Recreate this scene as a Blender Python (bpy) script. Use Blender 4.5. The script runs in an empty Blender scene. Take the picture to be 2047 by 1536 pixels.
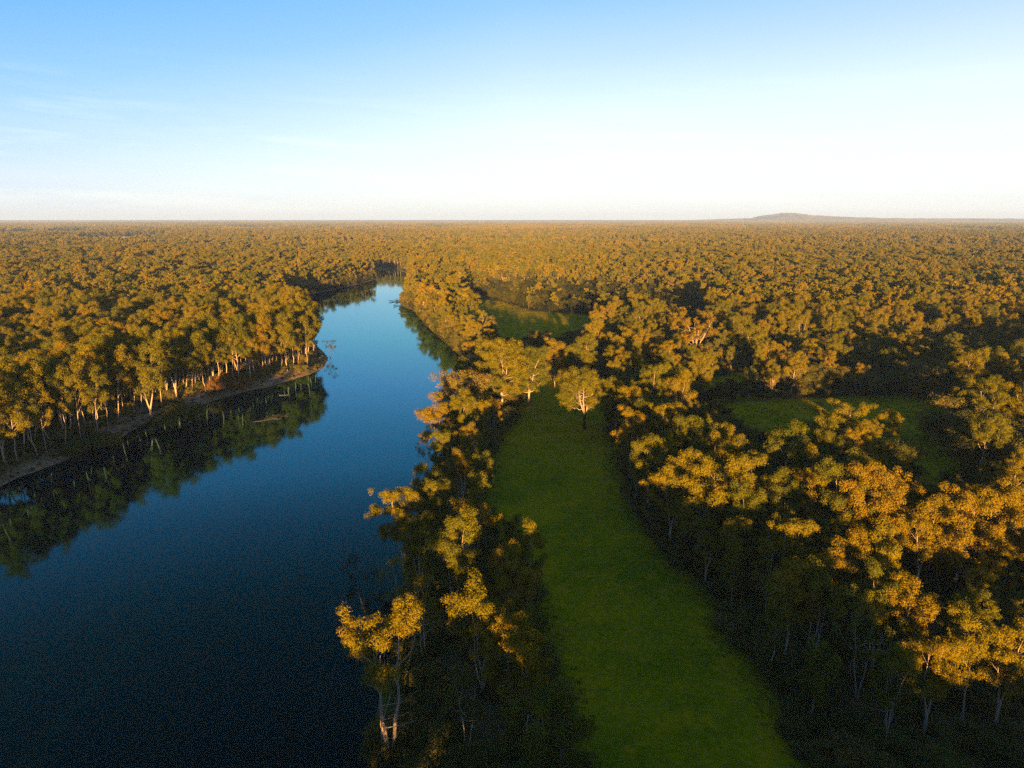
import bpy, math
import numpy as np
from mathutils import Vector

C = bpy.context.scene.collection
SC = bpy.context.scene
R = math.radians

# ------------------------------------------------------------------ camera
CAM_H, PITCH, F = 70.0, R(13.57), 1365.0          # metres, down-tilt, focal length in photo pixels
cam = bpy.data.cameras.new('camera')
cam.lens = F / 2047 * 36.0
cam.sensor_width = 36.0
cam.clip_start, cam.clip_end = 0.5, 90000.0
cam_o = bpy.data.objects.new('camera', cam)
cam_o.location = (0, 0, CAM_H)
cam_o.rotation_euler = (R(90) - PITCH, 0, 0)
C.objects.link(cam_o)
SC.camera = cam_o

# ------------------------------------------------------------------ exposure and sampling
SC.view_settings.view_transform = 'Standard'
SC.view_settings.look = 'None'
SC.view_settings.exposure = 2.4
SC.view_settings.gamma = 1.0
SC.view_settings.use_curve_mapping = False
cy = SC.cycles
cy.max_bounces = 5
cy.diffuse_bounces = 2
cy.glossy_bounces = 2
cy.volume_bounces = 0
cy.transmission_bounces = 2
cy.transparent_max_bounces = 4
cy.use_denoising = False
cy.use_adaptive_sampling = False
cy.sample_clamp_indirect = 4.0

# ------------------------------------------------------------------ sun and sky
SUN_EL, SUN_AZ = R(5.3), R(180.0)                 # azimuth clockwise from +Y (the view direction): low and right behind the camera
sd = Vector((math.sin(SUN_AZ) * math.cos(SUN_EL), math.cos(SUN_AZ) * math.cos(SUN_EL), math.sin(SUN_EL)))
sun = bpy.data.lights.new('sun', 'SUN')
sun.energy = 4.5
sun.angle = R(0.53)
sun.color = (1.0, 0.60, 0.20)
sun_o = bpy.data.objects.new('sun', sun)
sun_o.rotation_euler = sd.to_track_quat('Z', 'Y').to_euler()
sun_o.location = (0, -50, 200)
C.objects.link(sun_o)

world = bpy.data.worlds.new('World')
SC.world = world
world.use_nodes = True


def nt_tools(nt):
    def N(t, **kw):
        n = nt.nodes.new(t)
        for k, v in kw.items():
            setattr(n, k, v)
        return n

    def L(a, b):
        nt.links.new(a, b)

    def M(op, a, b=None, c=None, clamp=False):
        n = nt.nodes.new('ShaderNodeMath')
        n.operation = op
        n.use_clamp = clamp
        for i, v in enumerate((a, b, c)):
            if v is None:
                continue
            if isinstance(v, (int, float)):
                n.inputs[i].default_value = v
            else:
                nt.links.new(v, n.inputs[i])
        return n.outputs[0]

    def MIX(f, a, b, mode='MIX'):
        n = nt.nodes.new('ShaderNodeMix')
        n.data_type = 'RGBA'
        n.blend_type = mode
        for s, v in ((n.inputs[0], f), (n.inputs[6], a), (n.inputs[7], b)):
            if isinstance(v, (int, float)):
                s.default_value = v
            elif isinstance(v, tuple):
                s.default_value = v + (1,) if len(v) == 3 else v
            else:
                nt.links.new(v, s)
        return n.outputs[2]

    def RAMP(f, stops, interp='LINEAR'):
        n = nt.nodes.new('ShaderNodeValToRGB')
        e = n.color_ramp.elements
        n.color_ramp.interpolation = interp
        while len(e) > 1:
            e.remove(e[0])
        e[0].position, e[0].color = stops[0][0], tuple(stops[0][1]) + (1,)
        for p, c in stops[1:]:
            x = e.new(p)
            x.color = tuple(c) + (1,)
        if f is not None:
            nt.links.new(f, n.inputs[0])
        return n.outputs[0]

    def NOISE(vec, scale, detail=3, rough=0.55):
        n = nt.nodes.new('ShaderNodeTexNoise')
        n.inputs['Scale'].default_value = scale
        n.inputs['Detail'].default_value = detail
        n.inputs['Roughness'].default_value = rough
        if vec is not None:
            nt.links.new(vec, n.inputs['Vector'])
        return n.outputs[0]
    return N, L, M, MIX, RAMP, NOISE


def build_world():
    nt = world.node_tree
    nt.nodes.clear()
    N, L, M, MIX, RAMP, NOISE = nt_tools(nt)
    out = N('ShaderNodeOutputWorld')
    sky = N('ShaderNodeTexSky')
    sky.sky_type = 'NISHITA'
    sky.sun_disc = False
    sky.sun_elevation = SUN_EL
    sky.sun_rotation = SUN_AZ
    sky.altitude = 100
    sky.air_density, sky.dust_density, sky.ozone_density = 1.0, 1.0, 2.0
    bg1 = N('ShaderNodeBackground')
    L(MIX(1.0, sky.outputs[0], (0.26, 0.32, 0.50), 'MULTIPLY'), bg1.inputs[0])
    bg1.inputs[1].default_value = 0.05
    tc = N('ShaderNodeTexCoord')
    sep = N('ShaderNodeSeparateXYZ')
    L(tc.outputs['Generated'], sep.inputs[0])
    x, y, z = sep.outputs
    # blue deepens with height and towards the west of the view, pale and hazy near the horizon
    u = M('ADD', M('SUBTRACT', z, M('MULTIPLY', x, 0.06)), M('MULTIPLY', M('MAXIMUM', M('MULTIPLY', x, -1.0), 0.0), 0.15))
    k = 1 / 5.28
    stops = [(-0.13, (0.97, 0.97, 0.97)), (0.0, (0.90, 0.915, 0.93)), (0.07, (0.86, 0.89, 0.92)), (0.13, (0.75, 0.82, 0.91)),
             (0.20, (0.49, 0.63, 0.90)), (0.27, (0.25, 0.48, 0.90)), (0.36, (0.10, 0.36, 0.80)), (0.47, (0.065, 0.22, 0.54)),
             (0.60, (0.050, 0.175, 0.42)), (1.0, (0.045, 0.155, 0.36))]
    g = RAMP(M('MULTIPLY_ADD', u, 1 / 1.3, 0.13 / 1.3), [((p + 0.13) / 1.3, tuple(c * k for c in col)) for p, col in stops])
    # thin wisps of high cloud low in the sky
    az = M('DIVIDE', x, M('MAXIMUM', M('ABSOLUTE', y), 0.05))
    cmb = N('ShaderNodeCombineXYZ')
    L(M('MULTIPLY_ADD', az, 2.2, M('MULTIPLY', z, 9.0)), cmb.inputs[0])
    L(M('MULTIPLY', z, 26.0), cmb.inputs[1])
    w = NOISE(cmb.outputs[0], 1.1, 5, 0.6)
    wf = M('MULTIPLY', M('SUBTRACT', w, 0.50, clamp=True), 6.0, clamp=True)
    band = M('MULTIPLY', M('MULTIPLY', M('SUBTRACT', 0.20, z, clamp=True), 5.0, clamp=True), M('MULTIPLY', z, 40.0, clamp=True))
    col = MIX(M('MULTIPLY', M('MULTIPLY', wf, band), 0.6), g, (1.02 * k, 1.02 * k, 1.0 * k))
    dim = MIX(M('MULTIPLY', M('MULTIPLY', M('SUBTRACT', 0.5, w, clamp=True), 2.0, clamp=True), band), col, (0.78 * k, 0.82 * k, 0.84 * k))
    bg2 = N('ShaderNodeBackground')
    L(dim, bg2.inputs[0])
    bg2.inputs[1].default_value = 0.95
    add = N('ShaderNodeAddShader')
    L(bg1.outputs[0], add.inputs[0])
    L(bg2.outputs[0], add.inputs[1])
    L(add.outputs[0], out.inputs[0])


build_world()

# ------------------------------------------------------------------ helpers


def G(px, py, z=0.0):
    """Photo pixel -> (x, y) where its line of sight meets the level z."""
    cx, cyy = (px - 1023.5) / F, (768 - py) / F
    dy = math.cos(PITCH) + cyy * math.sin(PITCH)
    dz = -math.sin(PITCH) + cyy * math.cos(PITCH)
    t = (z - CAM_H) / dz
    return (cx * t, dy * t)


def project(x, y, z):
    dz = z - CAM_H
    depth = y * math.cos(PITCH) - dz * math.sin(PITCH)
    upc = y * math.sin(PITCH) + dz * math.cos(PITCH)
    d = np.maximum(depth, 0.1)
    return 1023.5 + F * x / d, 768 - F * upc / d, depth


def poly(pts, z=0.0):
    return np.array([G(a, b, z) for a, b in pts])


def sdf(P, poly_):
    """signed distance of points (n,2) to a polygon: negative inside"""
    P = np.asarray(P, float)
    out = np.empty(len(P))
    A = poly_
    B = np.roll(poly_, -1, axis=0)
    E = B - A
    L2 = (E ** 2).sum(1) + 1e-12
    for i in range(0, len(P), 20000):
        p = P[i:i + 20000, None, :]
        w = p - A[None]
        t = np.clip((w * E[None]).sum(2) / L2[None], 0, 1)
        q = w - E[None] * t[..., None]
        d = np.sqrt((q ** 2).sum(2)).min(1)
        c1 = (p[..., 1] >= A[None, :, 1]) != (p[..., 1] >= B[None, :, 1])
        with np.errstate(divide='ignore', invalid='ignore'):
            xi = A[None, :, 0] + (p[..., 1] - A[None, :, 1]) * E[None, :, 0] / np.where(E[None, :, 1] == 0, 1e-9, E[None, :, 1])
        inside = (c1 & (p[..., 0] < xi)).sum(1) % 2 == 1
        out[i:i + 20000] = np.where(inside, -d, d)
    return out


def vnoise(x, y, s, seed=0):
    """smooth value noise 0..1"""
    x = np.asarray(x, float) / s
    y = np.asarray(y, float) / s
    xi, yi = np.floor(x).astype(np.int64), np.floor(y).astype(np.int64)
    fx, fy = x - xi, y - yi
    fx, fy = fx * fx * (3 - 2 * fx), fy * fy * (3 - 2 * fy)

    def h(a, b):
        n = (a * 374761393 + b * 668265263 + seed * 974711) & 0x7fffffff
        n = ((n ^ (n >> 13)) * 1274126177) & 0x7fffffff
        return ((n ^ (n >> 16)) & 0xffff) / 65535.0
    return (h(xi, yi) * (1 - fx) + h(xi + 1, yi) * fx) * (1 - fy) + (h(xi, yi + 1) * (1 - fx) + h(xi + 1, yi + 1) * fx) * fy


def mesh(name, V, faces, mats, mat_idx=None, smooth=None, attrs=None):
    """faces: list of integer arrays (k, n) of equal-sided faces"""
    me = bpy.data.meshes.new(name)
    V = np.asarray(V, np.float32)
    me.vertices.add(len(V))
    me.vertices.foreach_set('co', V.ravel())
    loops = np.concatenate([f.ravel() for f in faces]).astype(np.int32)
    tot = np.concatenate([np.full(len(f), f.shape[1]) for f in faces]).astype(np.int32)
    start = np.concatenate([[0], np.cumsum(tot)[:-1]]).astype(np.int32)
    me.loops.add(len(loops))
    me.loops.foreach_set('vertex_index', loops)
    me.polygons.add(len(tot))
    me.polygons.foreach_set('loop_start', start)
    me.polygons.foreach_set('loop_total', tot)
    if mat_idx is not None:
        me.polygons.foreach_set('material_index', np.asarray(mat_idx, np.int32))
    if smooth is not None:
        s = np.full(len(tot), bool(smooth)) if isinstance(smooth, bool) else np.asarray(smooth, bool)
        me.polygons.foreach_set('use_smooth', s)
    for m in mats:
        me.materials.append(m)
    for k, v in (attrs or {}).items():
        a = me.attributes.new(k, 'FLOAT', 'POINT')
        a.data.foreach_set('value', np.asarray(v, np.float32))
    me.update(calc_edges=True)
    me.validate()
    return me


def obj(name, me, parent=None, loc=None, **props):
    o = bpy.data.objects.new(name, me)
    C.objects.link(o)
    if parent is not None:
        o.parent = parent
    if loc is not None:
        o.location = loc
    for k, v in props.items():
        o[k] = v
    return o


def material(name):
    m = bpy.data.materials.new(name)
    m.use_nodes = True
    nt = m.node_tree
    nt.nodes.clear()
    tools = nt_tools(nt)
    N, L = tools[0], tools[1]
    out = N('ShaderNodeOutputMaterial')
    b = N('ShaderNodeBsdfPrincipled')
    L(b.outputs[0], out.inputs[0])
    return m, nt, b, tools


def attr(N, name):
    a = N('ShaderNodeAttribute')
    a.attribute_name = name
    return a.outputs['Fac']


# ------------------------------------------------------------------ materials
def mat_foliage(name, stops, spread=0.25):
    m, nt, b, (N, L, M, MIX, RAMP, NOISE) = material(name)
    oi = N('ShaderNodeObjectInfo')
    tc = N('ShaderNodeTexCoord')
    n1 = NOISE(tc.outputs['Object'], 0.45, 2)
    n2 = NOISE(tc.outputs['Object'], 2.6, 2)
    f = M('ADD', M('MULTIPLY', oi.outputs['Random'], 0.80), M('ADD', M('MULTIPLY', M('SUBTRACT', n1, 0.5), 1.1), M('MULTIPLY', M('SUBTRACT', n2, 0.5), 0.5)))
    f = M('ADD', f, 0.10, clamp=True)
    L(RAMP(f, stops), b.inputs['Base Color'])
    b.inputs['Roughness'].default_value = 0.7
    b.inputs['Specular IOR Level'].default_value = 0.0
    return m


LEAF = mat_foliage('gum_leaves', [(0.0, (0.056, 0.060, 0.007)), (0.25, (0.088, 0.081, 0.005)), (0.5, (0.120, 0.093, 0.004)), (0.75, (0.146, 0.102, 0.004)), (1.0, (0.162, 0.092, 0.006))])
LEAF_OLIVE = mat_foliage('olive_leaves', [(0.0, (0.042, 0.045, 0.005)), (0.5, (0.070, 0.061, 0.005)), (1.0, (0.105, 0.077, 0.005))])
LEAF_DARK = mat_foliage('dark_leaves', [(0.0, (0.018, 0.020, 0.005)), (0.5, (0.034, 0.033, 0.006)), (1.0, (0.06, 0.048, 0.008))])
LEAF_RUST = mat_foliage('rusty_leaves', [(0.0, (0.09, 0.05, 0.014)), (0.5, (0.14, 0.065, 0.016)), (1.0, (0.17, 0.09, 0.02))])
LEAF_BUSH = mat_foliage('bush_leaves', [(0.0, (0.055, 0.056, 0.010)), (0.5, (0.10, 0.082, 0.014)), (1.0, (0.16, 0.10, 0.02))])


def mat_bark(name, pale, dark, h0=1.0, h1=5.0):
    m, nt, b, (N, L, M, MIX, RAMP, NOISE) = material(name)
    tc = N('ShaderNodeTexCoord')
    sep = N('ShaderNodeSeparateXYZ')
    L(tc.outputs['Object'], sep.inputs[0])
    mp = N('ShaderNodeMapping')
    mp.inputs['Scale'].default_value = (3, 3, 0.5)
    L(tc.outputs['Object'], mp.inputs[0])
    n = NOISE(mp.outputs[0], 1.2, 4, 0.65)
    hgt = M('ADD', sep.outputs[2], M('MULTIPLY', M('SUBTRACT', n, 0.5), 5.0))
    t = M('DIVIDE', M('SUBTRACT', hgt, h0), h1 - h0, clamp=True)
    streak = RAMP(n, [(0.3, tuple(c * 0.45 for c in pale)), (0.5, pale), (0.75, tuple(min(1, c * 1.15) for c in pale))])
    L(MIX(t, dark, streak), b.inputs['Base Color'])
    b.inputs['Roughness'].default_value = 0.8
    b.inputs['Specular IOR Level'].default_value = 0.2
    bp = N('ShaderNodeBump')
    bp.inputs['Strength'].default_value = 0.5
    bp.inputs['Distance'].default_value = 0.08
    L(n, bp.inputs['Height'])
    L(bp.outputs[0], b.inputs['Normal'])
    return m


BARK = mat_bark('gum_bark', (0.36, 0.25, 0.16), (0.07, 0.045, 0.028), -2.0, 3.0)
BARK_LONE = mat_bark('lone_gum_bark', (0.31, 0.21, 0.14), (0.045, 0.028, 0.018), 4.0, 6.5)  # dark foot paints the shadow on the lower trunk into the bark
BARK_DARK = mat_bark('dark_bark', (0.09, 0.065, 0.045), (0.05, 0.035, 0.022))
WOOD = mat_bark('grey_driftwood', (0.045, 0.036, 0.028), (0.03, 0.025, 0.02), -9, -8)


def mat_ground():
    m, nt, b, (N, L, M, MIX, RAMP, NOISE) = material('woodland_ground')
    geo = N('ShaderNodeNewGeometry')
    pos = geo.outputs['Position']
    n1 = NOISE(pos, 0.06, 5, 0.6)
    n2 = NOISE(pos, 0.9, 4, 0.7)
    n3 = NOISE(pos, 0.006, 4, 0.6)
    litter = RAMP(n2, [(0.25, (0.04, 0.030, 0.010)), (0.5, (0.085, 0.058, 0.020)), (0.8, (0.15, 0.10, 0.036))])
    green = RAMP(n2, [(0.25, (0.030, 0.036, 0.005)), (0.7, (0.075, 0.080, 0.010))])
    base = MIX(M('MULTIPLY', M('SUBTRACT', n1, 0.42, clamp=True), 5.0, clamp=True), litter, green)
    sandn = RAMP(NOISE(pos, 0.35, 5, 0.7), [(0.3, (0.11, 0.066, 0.034)), (0.55, (0.24, 0.15, 0.08)), (0.8, (0.34, 0.23, 0.13))])
    sf = M('MULTIPLY', M('SUBTRACT', M('ADD', attr(N, 'sand'), M('MULTIPLY', M('SUBTRACT', n2, 0.5), 0.9)), 0.25, clamp=True), 3.0, clamp=True)
    col = MIX(sf, base, sandn)
    L(col, b.inputs['Base Color'])
    b.inputs['Roughness'].default_value = 0.95
    b.inputs['Specular IOR Level'].default_value = 0.0
    bp = N('ShaderNodeBump')
    bp.inputs['Strength'].default_value = 0.8
    bp.inputs['Distance'].default_value = 0.35
    L(n2, bp.inputs['Height'])
    L(bp.outputs[0], b.inputs['Normal'])
    return m


GROUND = mat_ground()


def mat_straw():
    m, nt, b, (N, L, M, MIX, RAMP, NOISE) = material('dry_straw')
    pos = N('ShaderNodeNewGeometry').outputs['Position']
    L(RAMP(NOISE(pos, 0.008, 5, 0.65), [(0.3, (0.12, 0.095, 0.04)), (0.55, (0.18, 0.14, 0.065)), (0.8, (0.23, 0.18, 0.09))]), b.inputs['Base Color'])
    b.inputs['Roughness'].default_value = 0.95
    return m


STRAW = mat_straw()


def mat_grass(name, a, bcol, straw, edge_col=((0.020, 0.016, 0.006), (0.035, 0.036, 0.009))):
    m, nt, b, (N, L, M, MIX, RAMP, NOISE) = material(name)
    geo = N('ShaderNodeNewGeometry')
    pos = geo.outputs['Position']
    n1 = NOISE(pos, 0.05, 5, 0.62)
    n2 = NOISE(pos, 1.0, 5, 0.8)
    n3 = NOISE(pos, 0.22, 4, 0.6)
    n0 = NOISE(pos, 0.03, 3, 0.5)
    col = MIX(M('MULTIPLY', M('SUBTRACT', M('ADD', M('MULTIPLY', n1, 0.6), M('MULTIPLY', n0, 0.4)), 0.40, clamp=True), 5.0, clamp=True), a, bcol)
    col = MIX(M('MULTIPLY', M('SUBTRACT', n3, 0.5, clamp=True), 3.5, clamp=True), col, straw)
    col = MIX(1.0, col, RAMP(n2, [(0.28, (0.55, 0.58, 0.55)), (0.5, (1, 1, 1)), (0.72, (1.4, 1.32, 1.2))]), 'MULTIPLY')
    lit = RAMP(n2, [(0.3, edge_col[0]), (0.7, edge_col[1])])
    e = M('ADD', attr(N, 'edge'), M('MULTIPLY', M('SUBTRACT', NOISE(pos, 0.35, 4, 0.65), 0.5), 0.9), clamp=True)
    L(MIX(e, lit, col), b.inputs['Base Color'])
    b.inputs['Roughness'].default_value = 0.9
    b.inputs['Specular IOR Level'].default_value = 0.0
    bp = N('ShaderNodeBump')
    bp.inputs['Strength'].default_value = 0.7
    bp.inputs['Distance'].default_value = 0.12
    L(n2, bp.inputs['Height'])
    L(bp.outputs[0], b.inputs['Normal'])
    return m


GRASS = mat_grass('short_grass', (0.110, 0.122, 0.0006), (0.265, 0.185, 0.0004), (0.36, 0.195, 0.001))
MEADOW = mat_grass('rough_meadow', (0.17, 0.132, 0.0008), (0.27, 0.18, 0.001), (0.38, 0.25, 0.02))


def mat_water():
    m, nt, b, (N, L, M, MIX, RAMP, NOISE) = material('river_water')
    geo = N('ShaderNodeNewGeometry')
    nt.nodes.remove(b)
    out = [n for n in nt.nodes if n.type == 'OUTPUT_MATERIAL'][0]
    mp = N('ShaderNodeMapping')
    mp.inputs['Scale'].default_value = (1, 0.5, 1)
    L(geo.outputs['Position'], mp.inputs[0])
    n1 = NOISE(mp.outputs[0], 0.8, 3, 0.6)
    n2 = NOISE(geo.outputs['Position'], 0.02, 3, 0.5)
    h = M('MULTIPLY', n1, M('MULTIPLY', M('SUBTRACT', n2, 0.3, clamp=True), 2.0))
    bp = N('ShaderNodeBump')
    bp.inputs['Strength'].default_value = 0.16
    bp.inputs['Distance'].default_value = 0.07
    L(h, bp.inputs['Height'])
    fr = N('ShaderNodeFresnel')
    fr.inputs['IOR'].default_value = 1.85
    L(bp.outputs[0], fr.inputs['Normal'])
    # tea-green river water: the reflection is tinted when looked into steeply and clear at a grazing angle
    tint = RAMP(fr.outputs[0], [(0.090, (0.004, 0.036, 0.018)), (0.110, (0.010, 0.085, 0.055)), (0.145, (0.025, 0.24, 0.18)), (0.22, (0.23, 0.80, 0.77)), (0.33, (0.38, 0.95, 1.0)), (0.42, (0.40, 1.0, 0.97)), (0.56, (0.55, 0.94, 1.0)), (0.75, (0.94, 0.99, 1.0))])
    gl = N('ShaderNodeBsdfGlossy')
    gl.inputs['Roughness'].default_value = 0.055
    L(tint, gl.inputs['Color'])
    L(bp.outputs[0], gl.inputs['Normal'])
    df = N('ShaderNodeBsdfDiffuse')
    df.inputs['Color'].default_value = (0.0002, 0.005, 0.006, 1)
    mx = N('ShaderNodeMixShader')
    L(fr.outputs[0], mx.inputs[0])
    L(df.outputs[0], mx.inputs[1])
    L(gl.outputs[0], mx.inputs[2])
    L(mx.outputs[0], out.inputs[0])
    return m


WATER = mat_water()

m_, nt_, b_, t_ = material('pale_hill_scrub')
_pos = t_[0]('ShaderNodeNewGeometry').outputs['Position']
t_[1](t_[4](t_[5](_pos, 0.012, 4, 0.7), [(0.3, (0.03, 0.026, 0.014)), (0.7, (0.075, 0.055, 0.028))]), b_.inputs['Base Color'])
b_.inputs['Roughness'].default_value = 0.95
HILL = m_
m_, nt_, b_, t_ = material('white_paint')
b_.inputs['Base Color'].default_value = (0.8, 0.8, 0.78, 1)
WHITE = m_

# ------------------------------------------------------------------ layout: outlines on the ground, metres
WL = -3.0
far_bank = [(560, 536), (700, 538), (790, 539), (812, 546), (822, 556)]
right_bank = [(812, 572), (826, 592), (803, 603), (800, 611), (826, 622), (842, 640), (868, 668), (905, 700), (930, 722), (926, 760), (905, 830),
              (872, 930), (842, 1020), (805, 1150), (782, 1250), (752, 1400), (735, 1536)]
left_bank_up = [(0, 975), (40, 955), (80, 941), (130, 922), (190, 899), (235, 884), (270, 860), (310, 838), (350, 826), (390, 817), (415, 807),
                (445, 796), (505, 780), (540, 774), (577, 762), (620, 749), (648, 736), (655, 725), (658, 716), (648, 703), (634, 690), (606, 662), (585, 636),
                (572, 612), (580, 598), (612, 590), (642, 585), (706, 571), (752, 559), (740, 553), (640, 551), (560, 551)]
RIVER = np.concatenate([poly(far_bank, WL), poly(right_bank, WL), np.array([[-17, 64], [-30, 52], [-62, 42], [-100, 5], [-160, -70], [-230, -70.], [-140, 15], [-99, 58], [-97, 85], [-104, 112], [-129, 150]]),
                        poly(left_bank_up, WL)])
FAIRWAY = poly([(1062, 764), (1040, 800), (1022, 850), (985, 905), (972, 1000), (985, 1060), (1050, 1140), (1078, 1250), (1120, 1370), (1180, 1536), (1230, 1800), (1800, 1800),
                (1625, 1536), (1570, 1450), (1495, 1320), (1415, 1200), (1335, 1110), (1270, 1040), (1232, 950), (1222, 850), (1215, 775), (1140, 752)])
CLEAR_B = poly([(945, 640), (915, 616), (940, 600), (1000, 602), (1060, 622), (1185, 632), (1200, 650), (1130, 672), (1120, 682), (1010, 684)])
CLEAR_B2 = poly([(915, 604), (960, 596), (1010, 602), (1000, 620), (940, 622)])
CLEAR_C = poly([(1215, 742), (1300, 730), (1380, 733), (1395, 756), (1330, 772), (1235, 768)])
CLEAR_D = poly([(1390, 800), (1395, 765), (1480, 745), (1520, 750), (1500, 785), (1520, 800)])
CLEAR_E = poly([(1440, 812), (1500, 800), (1600, 800), (1720, 792), (1890, 790), (1905, 835), (1850, 862), (1915, 900), (1935, 935), (1870, 968), (1790, 955), (1740, 930), (1600, 885), (1500, 860)])
SAND_F = poly([(1755, 748), (1765, 738), (1815, 737), (1808, 748)])
FIELD_A = poly([(95, 486), (135, 477), (330, 472), (345, 480), (260, 488)])
FIELD_B = poly([(690, 468), (700, 461), (800, 460), (800, 466)])
FIELD_C = poly([(0, 466), (300, 459), (420, 458), (200, 468), (0, 474)])
CLEARS = [FAIRWAY, CLEAR_B, CLEAR_B2, CLEAR_C, CLEAR_D, CLEAR_E, SAND_F, FIELD_A, FIELD_B, FIELD_C]


def bank_width(x, y):
    return 6.0 + 7.0 * vnoise(x, y, 28, 3)


def ground_z(x, y, dr=None):
    x, y = np.asarray(x, float), np.asarray(y, float)
    if dr is None:
        dr = sdf(np.stack([x.ravel(), y.ravel()], 1), RIVER).reshape(x.shape)
    h = 0.5 * (vnoise(x, y, 45, 1) - 0.5) + 0.9 * (vnoise(x, y, 160, 2) - 0.5)
    t = np.clip(dr / bank_width(x, y), 0, 1)
    t = t * t * (3 - 2 * t)
    z = WL + (h - WL) * t + 0.5 * (vnoise(x, y, 7, 5) - 0.5) * t * (1 - t) * 4 * 0.6
    return np.where(dr < 0, WL - np.minimum(3.0, -dr * 0.45), z)


def axis(parts):
    a = np.concatenate([np.arange(s, e, d) for s, e, d in parts])
    return a


def geom(start, end, first, ratio):
    out, v, d = [], start, first
    while v < end:
        out.append(v)
        v += d
        d *= ratio
    out.append(end)
    return np.array(out)


def grid_mesh(name, xs, ys, zf, mats, attrs=None, keep=None, smooth=True):
    X, Y = np.meshgrid(xs, ys)
    V = np.stack([X.ravel(), Y.ravel(), zf.ravel()], 1)
    nx, ny = len(xs), len(ys)
    i, j = np.meshgrid(np.arange(nx - 1), np.arange(ny - 1))
    a = (j * nx + i).ravel()
    Fq = np.stack([a, a + 1, a + 1 + nx, a + nx], 1)
    if keep is not None:
        Fq = Fq[keep[Fq].any(1)]
        used = np.unique(Fq)
        remap = np.full(len(V), -1)
        remap[used] = np.arange(len(used))
        V, Fq = V[used], remap[Fq]
        attrs = {k: v[used] for k, v in (attrs or {}).items()}
    return mesh(name, V, [Fq], mats, smooth=smooth, attrs=attrs)


# ground: one sheet, fine near the river, stretching to the horizon
xs = np.concatenate([-geom(800, 45000, 9, 1.35)[::-1], axis([(-790, -190, 7), (-190, 70, 2.2), (70, 800, 6)]), geom(800, 45000, 9, 1.35)])
ys = np.concatenate([-geom(160, 3000, 20, 1.6)[::-1], axis([(-150, 70, 7), (70, 400, 2.4), (400, 1150, 6)]), geom(1150, 60000, 9, 1.3)])
Xg, Yg = np.meshgrid(xs, ys)
PG = np.stack([Xg.ravel(), Yg.ravel()], 1)
drg = sdf(PG, RIVER)
zg = ground_z(Xg, Yg, drg.reshape(Xg.shape))
sand = np.exp(-(np.maximum(drg, 0) / 6.5) ** 2) * (0.25 + 0.9 * vnoise(PG[:, 0], PG[:, 1], 15, 9))
sand *= np.where(PG[:, 0] < -60, 1.0, 0.12)
for pts in ([(205, 872), (215, 845), (262, 822), (305, 812), (300, 838), (262, 862)], [(370, 800), (392, 788), (415, 800), (405, 815), (388, 818)], [(525, 752), (548, 738), (580, 752), (572, 764), (540, 772)],
            [(590, 744), (600, 736), (625, 744), (612, 752)], [(-5, 968), (60, 930), (110, 915), (130, 922), (80, 944), (0, 978)], [(440, 795), (470, 778), (510, 772), (500, 782)], [(640, 700), (658, 714), (655, 728), (646, 734)]):
    sand = np.maximum(sand, np.clip(0.75 - sdf(PG, poly(pts, -1.5)) / 4.0, 0, 1.0))
sand = np.maximum(sand, 1.0 * (sdf(PG, SAND_F) < 0))
obj('ground', grid_mesh('ground', xs, ys, zg, [GROUND], {'sand': sand}), kind='structure', label='leaf-littered woodland floor and river banks')

# river surface
wx, wy = np.arange(-700, 101, 20.), np.arange(-150, 1301, 20.)
obj('water', grid_mesh('water', wx, wy, np.full((len(wy), len(wx)), WL), [WATER]), kind='structure', label='calm river reflecting the blue sky')


def sheet(name, outline, step, m, label, lift=0.07, feather=2.5):
    lo, hi = outline.min(0) - 5, outline.max(0) + 5
    xs, ys = np.arange(lo[0], hi[0] + step, step), np.arange(lo[1], hi[1] + step, step)
    X, Y = np.meshgrid(xs, ys)
    P = np.stack([X.ravel(), Y.ravel()], 1)
    d = sdf(P, outline)
    z = ground_z(X, Y).ravel() + lift + 0.10 * (vnoise(P[:, 0], P[:, 1], 4, 11) - 0.5) * np.clip(-d / 3, 0, 1)
    # the outer rim dips under the ground so the sheet has no visible border
    z = np.where(d > feather + 1.0, z - lift - 0.25, z)
    keep = d < feather + 1.5
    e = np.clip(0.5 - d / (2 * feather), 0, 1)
    return obj(name, grid_mesh(name, xs, ys, z.reshape(X.shape), [m], {'edge': e}, keep), kind='structure', label=label)


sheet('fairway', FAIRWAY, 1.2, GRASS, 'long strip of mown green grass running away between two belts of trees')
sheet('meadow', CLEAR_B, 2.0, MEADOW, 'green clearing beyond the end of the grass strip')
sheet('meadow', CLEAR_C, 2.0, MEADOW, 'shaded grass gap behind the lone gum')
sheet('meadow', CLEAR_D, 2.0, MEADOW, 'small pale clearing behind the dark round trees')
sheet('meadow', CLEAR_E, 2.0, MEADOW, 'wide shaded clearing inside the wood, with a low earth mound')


for f, lab in ((FIELD_A, 'pale open paddock far off among the woods beyond the opposite bank'), (FIELD_B, 'thin pale paddock far up the river in line with the last bend'), (FIELD_C, 'hazy pale paddock close under the horizon')):
    n = len(f)
    zc = np.full((n, 1), 1.2)
    top = np.hstack([f, zc])
    V = np.vstack([top, np.hstack([f, zc * 0 - 3])])
    i = np.arange(n)
    obj('field', mesh('field', V, [np.arange(n).reshape(1, n), np.stack([i, (i + 1) % n, (i + 1) % n + n, i + n], 1)], [STRAW]), kind='structure', label=lab)


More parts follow.
